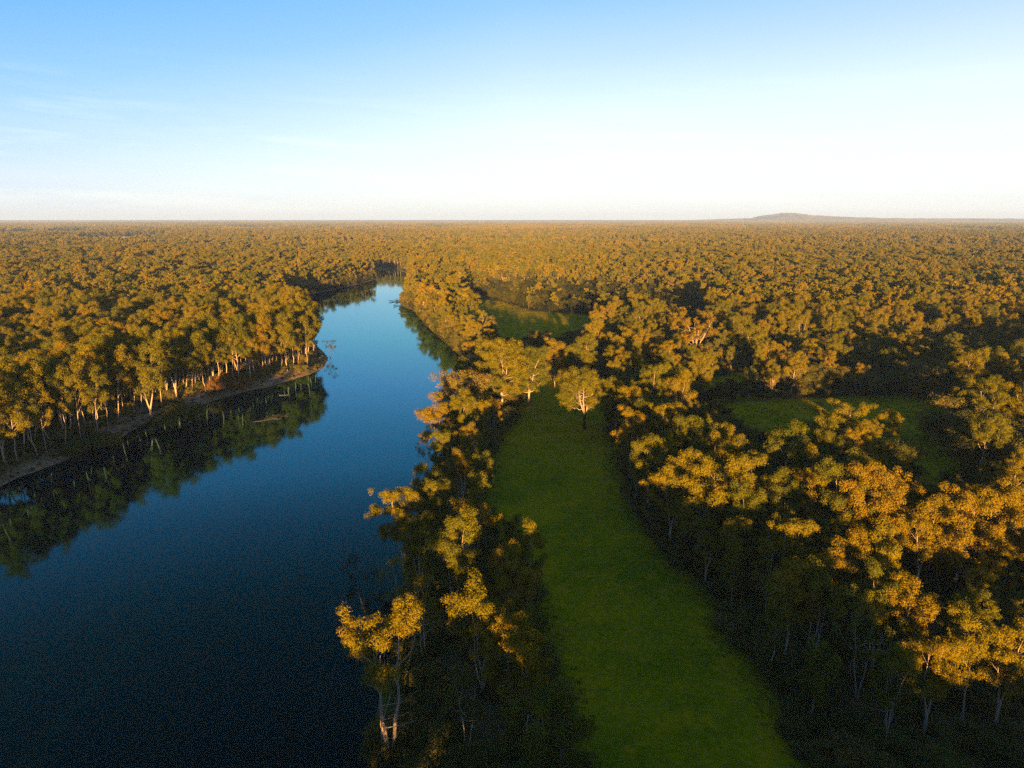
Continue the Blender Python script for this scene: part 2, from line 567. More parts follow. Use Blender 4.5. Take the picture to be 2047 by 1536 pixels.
def add_mound():
    c = np.array(G(1850, 876))
    n, mrow = 33, 17
    u = np.linspace(-1, 1, n)
    v = np.linspace(-1, 1, mrow)
    U, Vv = np.meshgrid(u, v)
    X = c[0] + U * 12.5 + Vv * 1.2
    Y = c[1] + Vv * 3.6 - U * 2.0 - (U ** 2) * 1.5
    hgt = np.clip(1 - U ** 2, 0, 1) ** 0.6 * np.clip(1 - Vv ** 2, 0, 1) * 1.7 * (0.8 + 0.4 * vnoise(X, Y, 3, 2))
    Z = ground_z(X, Y) + hgt - 0.15
    V = np.stack([X.ravel(), Y.ravel(), Z.ravel()], 1)
    i, j = np.meshgrid(np.arange(n - 1), np.arange(mrow - 1))
    a = (j * n + i).ravel()
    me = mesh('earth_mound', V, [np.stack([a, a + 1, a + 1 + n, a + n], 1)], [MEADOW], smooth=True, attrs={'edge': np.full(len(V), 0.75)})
    obj('earth_mound', me, kind='structure', label='low grassy bank curving across the wide shaded clearing')


add_mound()


# hill on the horizon
def hill_profile():
    return np.array([(1250, 4), (1390, 26), (1440, 46), (1480, 56), (1512, 70), (1535, 128), (1552, 142), (1573, 182), (1590, 160), (1608, 128), (1650, 116), (1700, 90),
                     (1760, 72), (1850, 66), (1940, 60), (2047, 52), (2250, 40), (2500, 10)], float)


HILL_D = 14500.0


def hill_h(x, y):
    p = hill_profile()
    hx = (p[:, 0] - 1023.5) / F * (HILL_D * math.cos(PITCH))
    base = np.interp(x, hx, p[:, 1])
    fall = np.exp(-((y - HILL_D) / 900.0) ** 2)
    return base * fall - 4


def add_hill():
    xs = np.linspace(1500, 14500, 150)
    ys = np.linspace(HILL_D - 2200, HILL_D + 2200, 34)
    X, Y = np.meshgrid(xs, ys)
    Z = hill_h(X, Y) + 14 * (vnoise(X, Y, 260, 4) - 0.5) * np.clip(hill_h(X, Y) / 60, 0, 1)
    obj('hill', grid_mesh('hill', xs, ys, Z, [HILL]), kind='structure', label='long low hill with a rounded summit on the horizon')


add_hill()

# ------------------------------------------------------------------ trees: growing one prototype


def tube(path, rad, sides):
    path = np.asarray(path, float)
    n = len(path)
    d = np.gradient(path, axis=0)
    d /= np.linalg.norm(d, axis=1, keepdims=True) + 1e-9
    ref = np.where(np.abs(d[:, 2:3]) > 0.9, np.array([[1., 0, 0]]), np.array([[0, 0, 1.]]))
    a = np.cross(d, ref)
    a /= np.linalg.norm(a, axis=1, keepdims=True) + 1e-9
    b = np.cross(d, a)
    th = np.arange(sides) * 2 * math.pi / sides
    V = path[:, None, :] + np.asarray(rad)[:, None, None] * (np.cos(th)[None, :, None] * a[:, None, :] + np.sin(th)[None, :, None] * b[:, None, :])
    V = V.reshape(-1, 3)
    i, j = np.meshgrid(np.arange(sides), np.arange(n - 1))
    q = np.stack([j * sides + i, j * sides + (i + 1) % sides, (j + 1) * sides + (i + 1) % sides, (j + 1) * sides + i], -1).reshape(-1, 4)
    return V, q


def bez(a, c, b, n):
    t = np.linspace(0, 1, n)[:, None]
    return (1 - t) ** 2 * a + 2 * t * (1 - t) * c + t * t * b


def unit(v):
    return v / (np.linalg.norm(v, axis=-1, keepdims=True) + 1e-9)


def leaf_cloud(rng, Cn, r, dens, size, asp, droop=0.5, flat=0.95, zbias=0.3, noise=0.42):
    """many small leaf sprays spread through clumps: centres Cn (m,3), radii r (m)"""
    n = np.maximum(3, (dens * r ** 2).astype(int))
    idx = np.repeat(np.arange(len(r)), n)
    k = len(idx)
    d = unit(rng.normal(size=(k, 3)))
    flip = (d[:, 2] < -0.15) & (rng.random(k) < zbias)
    d[flip, 2] *= -1
    rad = r[idx] * (0.52 + 0.5 * np.sqrt(rng.random(k)) + 0.17 * rng.normal(size=k))
    p = Cn[idx] + d * rad[:, None] * np.array([1, 1, flat])
    nrm = unit(d + noise * rng.normal(size=(k, 3)) + np.array([0, 0, 0.1]))
    t = rng.normal(size=(k, 3)) + np.array([0, 0, -droop * 1.6])
    t = unit(t - nrm * (t * nrm).sum(1, keepdims=True))
    b = np.cross(nrm, t)
    s = size * (0.65 + 0.7 * rng.random(k))[:, None]
    V = np.stack([p - t * s * 0.5, p + b * s * asp * 0.5 + t * s * 0.08, p + t * s * 0.5, p - b * s * asp * 0.5 + t * s * 0.08], 1).reshape(-1, 3)
    return V, np.arange(4 * k).reshape(-1, 4)


def grow(seed, H=24., Rm=4.6, crown0=0.45, stems=1, lean=0.06, splay=0.0, nl=8, sub=3, cl=1.25, sub_cl=4, dens=95., leaf=0.52, asp=0.34, r0=0.24, bare=0,
         limb_lo=0.34, up=0.5, bareness=0.0, sides=7, clump_scale=1.0, lean_dir=None, droop=0.5, top=0.35, simple=False, fork=0.0):
    rng = np.random.default_rng(seed)
    TV, TF, off = [], [], 0
    tips = []

    def add(path, rad, s):
        nonlocal off
        v, q = tube(path, rad, s)
        TV.append(v)
        TF.append(q + off)
        off += len(v)

    def env(z):
        t = np.clip((z / H - crown0) / (1 - crown0), -0.2, 1)
        return Rm * (0.62 + 0.75 * math.sin(math.pi * min(1, max(0, t * 0.72 + 0.18))) * 0.55) * (1 if t < 0.6 else 1 - (1 - top) * ((t - 0.6) / 0.4) ** 1.6)

    az0 = rng.random() * 6.28
    for s in range(stems):
        Hs = H * (1.0 if s == 0 else rng.uniform(0.78, 0.97))
        a = az0 + s * 2 * math.pi / max(1, stems) + rng.normal() * 0.3
        if lean_dir is not None and s == 0:
            a = lean_dir
        ld = np.array([math.cos(a), math.sin(a), 0])
        sp = splay * rng.uniform(0.7, 1.2) if stems > 1 else lean * rng.uniform(0.4, 1.5)
        n = 10
        zz = np.linspace(-0.6, Hs * 0.84, n)
        wig = np.cumsum(rng.normal(size=(n, 2)) * 0.016 * H * 0.55, 0)
        wig[:2] = 0
        if fork:
            zz = np.concatenate([[-0.6, fork * H * 0.5], np.linspace(fork * H, Hs * 0.84, n - 2)])
            wig[:3] = 0
        zf = np.maximum(zz - fork * H, 0)
        path = np.stack([ld[0] * sp * zf + wig[:, 0], ld[1] * sp * zf + wig[:, 1], zz], 1)
        bend = np.clip(zf / Hs, 0, 1)
        path[:, :2] += ld[None, :2] * (splay * 0.25 * H * (bend ** 0.7 - bend))[:, None] * (stems > 1)
        rr = r0 * (1.0 if stems == 1 else 0.78) * (1 - 0.86 * np.linspace(0, 1, n) ** 0.9)
        rr[0] *= 1.5
        if fork:
            rr[:3] = r0 * np.array([1.35, 1.0, 0.9])
            if s > 0:
                rr[2] = rr[3] * 1.15
        add(path[2:] if fork and s > 0 else path, rr[2:] if fork and s > 0 else rr, sides)
        tips.append((path[-1] + np.array([0, 0, 0.06 * H]), 1.15))
        nlim = nl if stems == 1 else max(3, int(nl * 1.4 / stems))
        ga = rng.random() * 6.28
        for i in range(nlim):
            tz = limb_lo + (0.80 - limb_lo) * (i + rng.random() * 0.8) / nlim
            z0 = tz * Hs
            st = np.array([np.interp(z0, zz, path[:, k]) for k in range(3)])
            rad0 = np.interp(z0, zz, rr) * rng.uniform(0.5, 0.72)
            ga += 2.4 + rng.normal() * 0.35
            o = np.array([math.cos(ga), math.sin(ga), 0])
            rise = H * (up * 0.36) * rng.uniform(0.25, 1.5)
            ze = min(z0 + rise, H * 0.95)
            if ze < crown0 * H:
                ze = crown0 * H * rng.uniform(1.0, 1.15)
            ro = env(ze) * rng.uniform(0.62, 1.12)
            en = st + o * ro
            en[2] = ze
            ct = st * 0.5 + en * 0.5 + np.array([0, 0, -0.10 * ro]) + o * ro * rng.uniform(-0.05, 0.2) + rng.normal(size=3) * 0.25
            m = 5 if simple else 7
            lp = bez(st, ct, en, m)
            lp[1:-1] += rng.normal(size=(m - 2, 3)) * 0.035 * ro
            add(lp, rad0 * (1 - 0.82 * np.linspace(0, 1, m)), max(3, sides - 2))
            tips.append((en, 1.0))
            for j in range(sub):
                tt = rng.uniform(0.4, 0.95)
                q0 = np.array([np.interp(tt, np.linspace(0, 1, m), lp[:, k]) for k in range(3)])
                a2 = ga + rng.normal() * 0.9
                ln = Rm * rng.uniform(0.3, 0.6)
                q1 = q0 + np.array([math.cos(a2) * ln, math.sin(a2) * ln, ln * rng.uniform(0.15, 1.1)])
                q1[2] = min(q1[2], H * 0.98)
                if not simple:
                    lp2 = bez(q0, (q0 + q1) / 2 + rng.normal(size=3) * 0.25 + np.array([0, 0, -0.2]), q1, 4)
                    add(lp2, rad0 * 0.42 * (1 - 0.8 * np.linspace(0, 1, 4)), 4)
                tips.append((q1, 0.9))
    # dead or leafless side branches
    for i in range(bare):
        z0 = rng.uniform(0.25, 0.6) * H
        st = np.array([np.interp(z0, zz, path[:, k]) for k in range(3)])
        a2 = rng.random() * 6.28
        ln = rng.uniform(0.1, 0.22) * H
        en = st + np.array([math.cos(a2) * ln, math.sin(a2) * ln, ln * rng.uniform(0.0, 0.6)])
        lp = bez(st, (st + en) / 2 + rng.normal(size=3) * 0.4, en, 6)
        add(lp, np.linspace(0.09, 0.02, 6), 4)
        for k in range(3):
            q0 = lp[rng.integers(2, 6)]
            add(bez(q0, q0 + rng.normal(size=3) * 0.5, q0 + rng.normal(size=3) * 0.9 + np.array([0, 0, 0.6]), 4), np.linspace(0.045, 0.012, 4), 3)
    keep = [t for t in tips if rng.random() >= bareness]
    P = np.array([t[0] for t in keep])
    W = np.array([t[1] for t in keep])
    cn, cr = [], []
    for p, w in zip(P, W):
        kk = max(1, int(round(sub_cl * rng.uniform(0.7, 1.3))))
        o = rng.normal(size=(kk, 3)) * cl * w * np.array([0.55, 0.55, 0.62])
        o[0] = 0
        cn.append(p + o - np.array([0, 0, 0.1 * cl]))
        cr.append(cl * w * clump_scale * rng.uniform(0.55, 1.0, kk))
    cn, cr = np.concatenate(cn), np.concatenate(cr)
    hi = cn[:, 2] + cr * 0.8 - H * 1.02
    cn[:, 2] -= np.maximum(hi, 0) * 0.7
    LV, LF = leaf_cloud(rng, cn, cr, dens, leaf, asp, droop)
    return np.concatenate(TV), np.concatenate(TF), LV, LF


class Proto:
    def __init__(self, name, data, bark=None, leaf=None, words='', H=24.):
        tv, tf, lv, lf = data
        self.H, self.words = H, words
        bark, leaf = bark or BARK, leaf or LEAF
        self.trunk = mesh(name + '_trunk', tv, [tf], [bark], smooth=True)
        self.crown = mesh(name + '_crown', lv, [lf], [leaf])
        self._parts, self._joined = (name, tv, tf, lv, lf, bark, leaf), None

    @property
    def joined(self):
        if self._joined is None:
            name, tv, tf, lv, lf, bark, leaf = self._parts
            self._joined = mesh(name, np.concatenate([tv, lv]), [np.concatenate([tf, lf + len(tv)])], [bark, leaf], mat_idx=np.r_[np.zeros(len(tf)), np.ones(len(lf))])
        return self._joined


PROTO = {}
for i in range(6):
    PROTO['tall%d' % i] = Proto('tall_gum', grow(100 + i, Rm=3.4 + 0.4 * (i % 3), crown0=0.36 + 0.07 * (i % 3), nl=12, sub=3, cl=1.35, sub_cl=3, dens=150, leaf=0.41, limb_lo=0.32, top=0.45), words='tall')
for i in range(3):
    PROTO['fork%d' % i] = Proto('forked_gum', grow(200 + i, Rm=4.0, crown0=0.38, stems=2, splay=0.14, fork=0.16, nl=11, sub=3, cl=1.35, sub_cl=3, dens=150, leaf=0.41, r0=0.36, bare=1, top=0.45), words='twin-stemmed')
for i in range(3):
    PROTO['multi%d' % i] = Proto('many_stemmed_gum', grow(300 + i, Rm=3.4, crown0=0.46, stems=4, splay=0.12, nl=9, sub=1, cl=1.5, sub_cl=3, dens=150, leaf=0.41, r0=0.25, bare=1), words='many-stemmed')
for i in range(3):
    PROTO['broad%d' % i] = Proto('broad_gum', grow(400 + i, H=22., Rm=5.2, crown0=0.30, stems=3, splay=0.2, fork=0.2, nl=18, sub=3, cl=1.4, sub_cl=3, dens=135, r0=0.40, limb_lo=0.22, leaf=0.42, top=0.5), words='broad-crowned', H=22.)
for i in range(3):
    PROTO['slim%d' % i] = Proto('slim_gum', grow(500 + i, Rm=2.3, crown0=0.34 + 0.07 * i, nl=11, sub=1, cl=1.3, sub_cl=3, dens=150, leaf=0.41, r0=0.15, limb_lo=0.32), words='slim')
for i in range(2):
    PROTO['thin%d' % i] = Proto('sparse_gum', grow(600 + i, Rm=4.0, crown0=0.35, stems=2, splay=0.16, nl=10, sub=3, cl=1.05, sub_cl=2, dens=100, leaf=0.40, r0=0.28, bare=4, bareness=0.3), words='sparse')
PROTO['lone'] = Proto('lone_gum', grow(7, H=21., Rm=6.0, crown0=0.40, stems=4, splay=0.30, nl=20, sub=3, cl=1.55, sub_cl=3, dens=120, r0=0.5, limb_lo=0.38, bare=7, leaf=0.40, top=0.55, fork=0.22), BARK_LONE, words='spreading', H=21.)
PROTO['fan'] = Proto('fan_gum', grow(9, H=23., Rm=6.6, crown0=0.42, stems=5, splay=0.34, fork=0.2, nl=14, sub=3, cl=1.2, sub_cl=3, dens=150, leaf=0.38, r0=0.45, limb_lo=0.35, bareness=0.15), words='fan-shaped', H=23.)
PROTO['nearbank'] = Proto('bank_gum', grow(21, H=24., Rm=4.0, crown0=0.62, stems=3, splay=0.17, nl=9, sub=2, cl=1.15, sub_cl=4, dens=230, r0=0.42, limb_lo=0.45, bare=8, bareness=0.3, leaf=0.30), words='leaning pale-limbed')
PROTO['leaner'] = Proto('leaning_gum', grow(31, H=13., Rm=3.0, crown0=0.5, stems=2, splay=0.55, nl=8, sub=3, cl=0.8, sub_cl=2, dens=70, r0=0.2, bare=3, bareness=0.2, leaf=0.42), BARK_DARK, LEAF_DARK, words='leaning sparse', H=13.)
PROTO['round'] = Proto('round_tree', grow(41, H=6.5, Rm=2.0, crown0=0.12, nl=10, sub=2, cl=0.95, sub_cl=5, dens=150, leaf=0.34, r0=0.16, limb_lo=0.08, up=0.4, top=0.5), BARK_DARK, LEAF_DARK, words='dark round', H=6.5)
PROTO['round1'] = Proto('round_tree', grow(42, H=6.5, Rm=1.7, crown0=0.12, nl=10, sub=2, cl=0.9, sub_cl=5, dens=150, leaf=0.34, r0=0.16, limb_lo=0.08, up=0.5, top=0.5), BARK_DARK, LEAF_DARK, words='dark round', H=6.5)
for i in range(3):
    PROTO['low%d' % i] = Proto('low_tree', grow(700 + i, H=11., Rm=3.9, crown0=0.25, stems=2, splay=0.15, nl=8, sub=3, cl=1.25, dens=110, leaf=0.40, r0=0.18, limb_lo=0.2), BARK_DARK, LEAF_BUSH, words='low dark', H=11.)
for i in range(3):
    PROTO['scrub%d' % i] = Proto('scrub_tree', grow(720 + i, H=9., Rm=3.6, crown0=0.12, stems=3, splay=0.25, nl=9, sub=2, cl=1.2, dens=60, leaf=0.6, r0=0.12, limb_lo=0.1, sides=5), BARK_DARK, LEAF_DARK, words='low dark', H=9.)  # dark leaves paint in the shade behind the far clearing and at the bend
for i in range(3):
    PROTO['bush%d' % i] = Proto('bush', grow(800 + i, H=3.2, Rm=2.2, crown0=0.15, stems=3, splay=0.4, nl=7, sub=2, cl=0.85, dens=140, leaf=0.29, r0=0.05, limb_lo=0.1, sides=5), BARK_DARK, LEAF_BUSH, words='dark', H=3.2)
PROTO['rust'] = Proto('rust_bush', grow(811, H=3.4, Rm=2.6, crown0=0.12, stems=4, splay=0.5, nl=8, sub=3, cl=0.8, dens=120, leaf=0.36, asp=0.25, r0=0.05, limb_lo=0.1, sides=5), BARK_DARK, LEAF_RUST, words='rusty', H=3.4)

# far-off versions, for trees too distant to show twigs
MID, FAR = [], []
for i in range(11):
    MID.append(Proto('mid_gum', grow(900 + i, Rm=3.6 + 0.5 * (i % 3), crown0=0.32 + 0.06 * (i % 4), stems=1 + (i % 4 == 3), splay=0.1, nl=10, sub=2, cl=1.5, sub_cl=2, dens=45, leaf=0.72, asp=0.6, sides=4, simple=True), leaf=(LEAF_OLIVE if i >= 8 else None)))
for i in range(9):
    FAR.append(Proto('far_gum', grow(950 + i, Rm=3.8 + 0.5 * (i % 3), crown0=0.32, nl=8, sub=1, cl=1.7, sub_cl=2, dens=13, leaf=1.4, asp=0.7, sides=3, simple=True), leaf=(LEAF_OLIVE if i >= 6 else None)))


def patch(seed):
    rng = np.random.default_rng(seed)
    S = 130.0
    n = 115
    base = FAR[0].crown
    V, Fc, off = [], [], 0
    for i in range(n):
        c = rng.uniform(-S / 2, S / 2, 2)
        H = rng.uniform(16, 26)
        kk = 6
        cn = np.stack([c[0] + rng.normal(size=kk) * 2.8, c[1] + rng.normal(size=kk) * 2.8, H * rng.uniform(0.55, 0.92, kk)], 1)
        v, f = leaf_cloud(rng, cn, rng.uniform(2.0, 3.0, kk), 0.9, 4.2, 0.8, 0.2)
        V.append(v)
        Fc.append(f + off)
        off += len(v)
    return mesh('wood_patch', np.concatenate(V), [np.concatenate(Fc)], [LEAF])


PATCH = [patch(1000 + i) for i in range(4)]

# ------------------------------------------------------------------ where every tree stands
trees = []            # dicts: x, y, s (scale), rot, proto, zone, note


def occupied_fn(cell=4.0):
    grid = {}

    def ok(x, y, r):
        i, j = int(x // cell), int(y // cell)
        k = int(r // cell) + 1
        for a in range(i - k, i + k + 1):
            for b in range(j - k, j + k + 1):
                for (px, py, pr) in grid.get((a, b), ()):
                    if (px - x) ** 2 + (py - y) ** 2 < (0.5 * (r + pr)) ** 2:
                        return False
        return True

    def put(x, y, r):
        grid.setdefault((int(x // cell), int(y // cell)), []).append((x, y, r))
    return ok, put


free, put = occupied_fn()


def key(px, py, h, proto, note=None, rot=0.0, base=False, r=7.0, zone=None, wide=1.0):
    """a tree read off the photograph: its crown's top (or its foot) at px, py and its height h"""
    x, y = G(px, py) if base else G(px, py, h)
    trees.append(dict(x=x, y=y, s=h / PROTO[proto].H, w=wide, rot=rot, proto=proto, note=note, zone=zone))
    put(x, y, r)


key(1168, 857, 22, 'lone', 'spreading lone gum with pale forked trunk standing alone on the grass strip', rot=0.4, base=True, r=14)
key(762, 1180, 24, 'nearbank', 'leaning pale-limbed gum with sunlit top at the water, nearest of the river belt', rot=1.9, r=10)
key(1105, 1362, 20, 'multi0', 'many-stemmed gum with one golden top at the near end of the river belt', r=8)
key(962, 1150, 20, 'multi1', 'slender gum with a single gold tuft beside the narrow part of the grass', r=6)
key(905, 1020, 21, 'fork1', 'gum with bent pale trunk and gold tuft in the middle of the river belt', r=7)
key(1000, 1085, 16, 'tall1', None, r=6)
key(1040, 1200, 14, 'multi2', None, r=6)
key(985, 1190, 14.5, 'slim0', None, r=5)
key(800, 942, 20, 'fork0', 'gum overhanging the water with gold tufts, second clump up the near bank', r=7)
key(735, 1090, 13, 'leaner', 'dark sparse tree leaning low over the water', rot=2.8, r=6)
key(880, 950, 17, 'tall3', None, r=6)
key(868, 772, 22, 'fork2', 'bulky gum with a broad lit crown right at the water where the belt widens', r=9, wide=1.15)
key(925, 778, 20, 'tall2', None, r=7)
key(850, 835, 15, 'thin0', 'sparse dark gum with bare twigs leaning out over the water', r=6)
key(1003, 678, 27, 'broad1', 'largest gum of the river belt, massive lit crown above pale forked limbs', rot=0.8, r=12, wide=1.1)
key(1058, 690, 24, 'broad2', 'gum with a pale diagonal limb next to the largest gum', rot=2.2, r=9)
key(925, 700, 19, 'thin1', 'airy gum at the water behind the bulky lit one', r=8)
key(950, 622, 21, 'fan', 'open gum with spreading pale limbs beside the upper river bend', rot=0.5, r=9, wide=0.85)
for (px, py, h, p) in [(832, 556, 17, 'tall0'), (850, 566, 16, 'tall4'), (868, 578, 16, 'fork0'), (885, 594, 16, 'tall2'), (905, 604, 16, 'tall5'), (925, 612, 15, 'fork1'), (838, 560, 16, 'tall1'),
                       (820, 552, 17, 'fork2'), (876, 586, 15, 'multi1'), (914, 612, 14, 'multi2'), (975, 636, 12, 'low0')]:
    key(px, py, h, p, None, r=7, zone='bend')
for (px, py, h, p, w, note) in [(1110, 680, 21, 'tall4', 1.2, 'upright gum with pale bare stem at the far end of the grass strip'), (1162, 668, 24, 'fork1', 1.2, 'tall full gum directly behind the lone gum'),
                                (1192, 630, 24, 'fork2', 1.0, 'gum whose ragged crown rises highest behind the lone gum'), (1255, 658, 21, 'broad0', 1.2, 'wide dome-crowned gum in the row behind the lone gum'),
                                (1290, 668, 19, 'broad2', 1.0, None), (1325, 680, 18, 'tall0', 1.2, None), (1395, 626, 25, 'fan', 1.0, 'fan-shaped gum with bare pale limbs rising above the row'),
                                (1405, 712, 18, 'broad1', 0.8, 'rounded lit gum at the corner of the small pale clearing'), (1352, 732, 19, 'broad2', 0.95, 'dome of lit gum where the belt meets the small clearing'),
                                (1068, 663, 9, 'low1', 1.0, None), (1092, 665, 9, 'low2', 1.0, None), (1360, 665, 15, 'tall3', 1.2, None)]:
    key(px, py, h, p, note, r=8, wide=w, zone='north')
for (px, py, h, p, w, note) in [(1690, 806, 18, 'broad0', 1.25, 'big rounded gum standing as an island in the wide clearing'), (1735, 838, 14, 'broad1', 1.2, None), (1650, 850, 11, 'low0', 1.3, None),
                                (1775, 815, 15, 'tall5', 1.2, 'dark narrow gum behind the island of trees in the clearing'), (1760, 880, 12, 'broad2', 1.0, None), (1805, 888, 11, 'low2', 1.2, None), (1720, 880, 10, 'low1', 1.2, None),
                                (1565, 845, 23, 'tall1', 1.1, 'gum with the pointed top rising at the edge of the wide clearing'), (1960, 766, 19, 'broad0', 1.1, 'dark bulky gum with a single lit tuft east of the wide clearing'),
                                (2005, 785, 17, 'tall2', 1.2, None), (1925, 800, 15, 'low0', 1.5, None), (1985, 830, 14, 'low1', 1.5, None), (1940, 860, 11, 'low2', 1.5, None), (2020, 860, 14, 'low0', 1.5, None),
                                (1545, 728, 12, 'broad1', 0.9, 'rusty-lit rounded gum in the copse behind the wide clearing'), (1500, 735, 11, 'broad2', 0.8, None), (1590, 732, 11, 'low2', 1.2, None), (1640, 735, 11, 'low0', 1.2, None),
                                (1720, 728, 13, 'tall0', 1.2, None), (1680, 740, 10, 'low1', 1.2, None), (1830, 730, 13, 'low0', 1.4, None), (1790, 745, 9, 'low2', 1.2, None), (1880, 730, 14, 'low1', 1.2, None),
                                (1630, 745, 9, 'low2', 1.3, None), (1740, 750, 9, 'low0', 1.3, None), (1850, 748, 10, 'low1', 1.3, None)]:
    key(px, py, h, p, note, r=6, wide=w, zone='clearing')
for k, (px, py, h, p) in enumerate([(1390, 773, 6.4, 'round'), (1418, 778, 5, 'round1'), (1441, 769, 6.8, 'round'), (1465, 762, 7.6, 'round1'), (1490, 766, 6.4, 'round1'), (1512, 768, 5.6, 'round')]):
    key(px, py, h, p, 'dark round-topped tree, %s of six along the small pale clearing counting from the fairway' % ['first', 'second', 'third', 'fourth', 'fifth', 'sixth'][k], rot=k * 1.3, r=4, zone='round')
key(657, 664, 11, 'leaner', 'bent thin tree leaning out over the water at the tip of the opposite bank', rot=-0.5, r=5, zone='opp')
key(280, 662, 31, 'fork1', 'gum with wide-forking pale limbs in the front row across the water', rot=0.2, r=7, zone='opp')
key(1460, 850, 20, 'tall2', None, r=6)
# big lit trees lining the wood beside the grass
for (px, py, h, p) in [(1235, 762, 17, 'broad0'), (1275, 772, 18, 'broad1'), (1310, 790, 18, 'broad2'), (1265, 815, 19, 'tall4'), (1340, 800, 20, 'fork0'), (1300, 862, 20, 'tall5'), (1395, 830, 20, 'broad1'),
                       (1350, 900, 21, 'fork1'), (1410, 915, 22, 'broad0'), (1440, 870, 20, 'fork2'), (1500, 900, 21, 'tall3'), (1480, 960, 21, 'tall0'), (1560, 930, 20, 'multi0'), (1590, 1030, 20, 'fork0'),
                       (1640, 900, 21, 'fork2'), (1700, 905, 22, 'broad2'), (1760, 925, 22, 'broad1'), (1735, 1045, 22, 'tall1'), (1690, 1060, 21, 'fork1'), (1590, 1110, 21, 'tall5'), (1650, 1120, 21, 'multi1'),
                       (1770, 1140, 21, 'fork2'), (1830, 1160, 21, 'tall2'), (1800, 1280, 20, 'multi2'), (1880, 1265, 20, 'fork0'), (1960, 1230, 21, 'tall4'), (2030, 1240, 21, 'fork1'), (1940, 985, 21, 'broad0'),
                       (2010, 965, 21, 'broad2'), (1860, 990, 20, 'fork1')]:
    nt_ = {(1350, 900): 'golden-headed twin-stemmed gum halfway along the wood edge beside the grass', (1690, 1060): 'twin-stemmed gum with a golden dome in the middle of the wood',
           (1770, 1140): 'twin-stemmed gum standing tall in the near corner of the wood', (1960, 1230): 'tall gum at the near east end of the wood', (1940, 985): 'broad gum just south of the low earth mound'}.get((px, py))
    key(px, py, h * min(1.06, 1.06 - 0.30 * (py - 850) / 430) if py > 850 else h * 1.06, p, nt_, r=6, wide=1.0)

n_key = len(trees)
rng = np.random.default_rng(5)


def allowed(P, margin_r=3.0, margin_c=1.0):
    ok = sdf(P, RIVER) > margin_r
    for c in CLEARS:
        ok &= sdf(P, c) > margin_c
    return ok


def kinds(r, choices):
    return choices[int(r.integers(len(choices)))]


LOWZONE = poly([(905, 590), (940, 572), (1060, 570), (1280, 582), (1430, 625), (1380, 690), (1330, 660), (1200, 640), (1000, 630)])
LOWZONE2 = poly([(1500, 760), (1500, 715), (1900, 700), (2047, 720), (2047, 790), (1900, 790), (1600, 790)])


# stretches of grass and water that stand open to view in the photograph: nothing tall may stand in front of them
OPEN = [np.array(p, float) for p in (
    [(900, 592), (1010, 588), (1185, 628), (1175, 660), (1125, 680), (1000, 676), (985, 642), (915, 622)],
    [(1440, 795), (1665, 790), (1650, 862), (1500, 875), (1450, 850)],
    [(1740, 785), (1905, 780), (1905, 860), (1790, 862)],
    [(1790, 850), (1915, 862), (1945, 935), (1880, 965), (1815, 965), (1815, 900)],
    [(1395, 750), (1500, 742), (1500, 790), (1390, 795)],
    [(1750, 730), (1820, 730), (1820, 750), (1750, 750)],
    [(1065, 750), (1130, 740), (1205, 760), (1222, 850), (1232, 950), (1225, 1010), (975, 1010), (985, 905), (1025, 850), (1045, 790)])]


def hides_open(x, y, h, rc):
    for f in (0.5, 0.8, 1.0):
        px, py, dp = project(x, y, h * f)
        for o in (-0.8, 0, 0.8):
            q = np.array([[px + o * rc * F / dp, py]])
            for p in OPEN:
                if sdf(q, p)[0] < 0:
                    return True
    return False


BEYOND = poly([(985, 690), (1060, 770), (1210, 770), (1390, 770), (1440, 800), (1440, 700), (1360, 690), (1200, 690)])


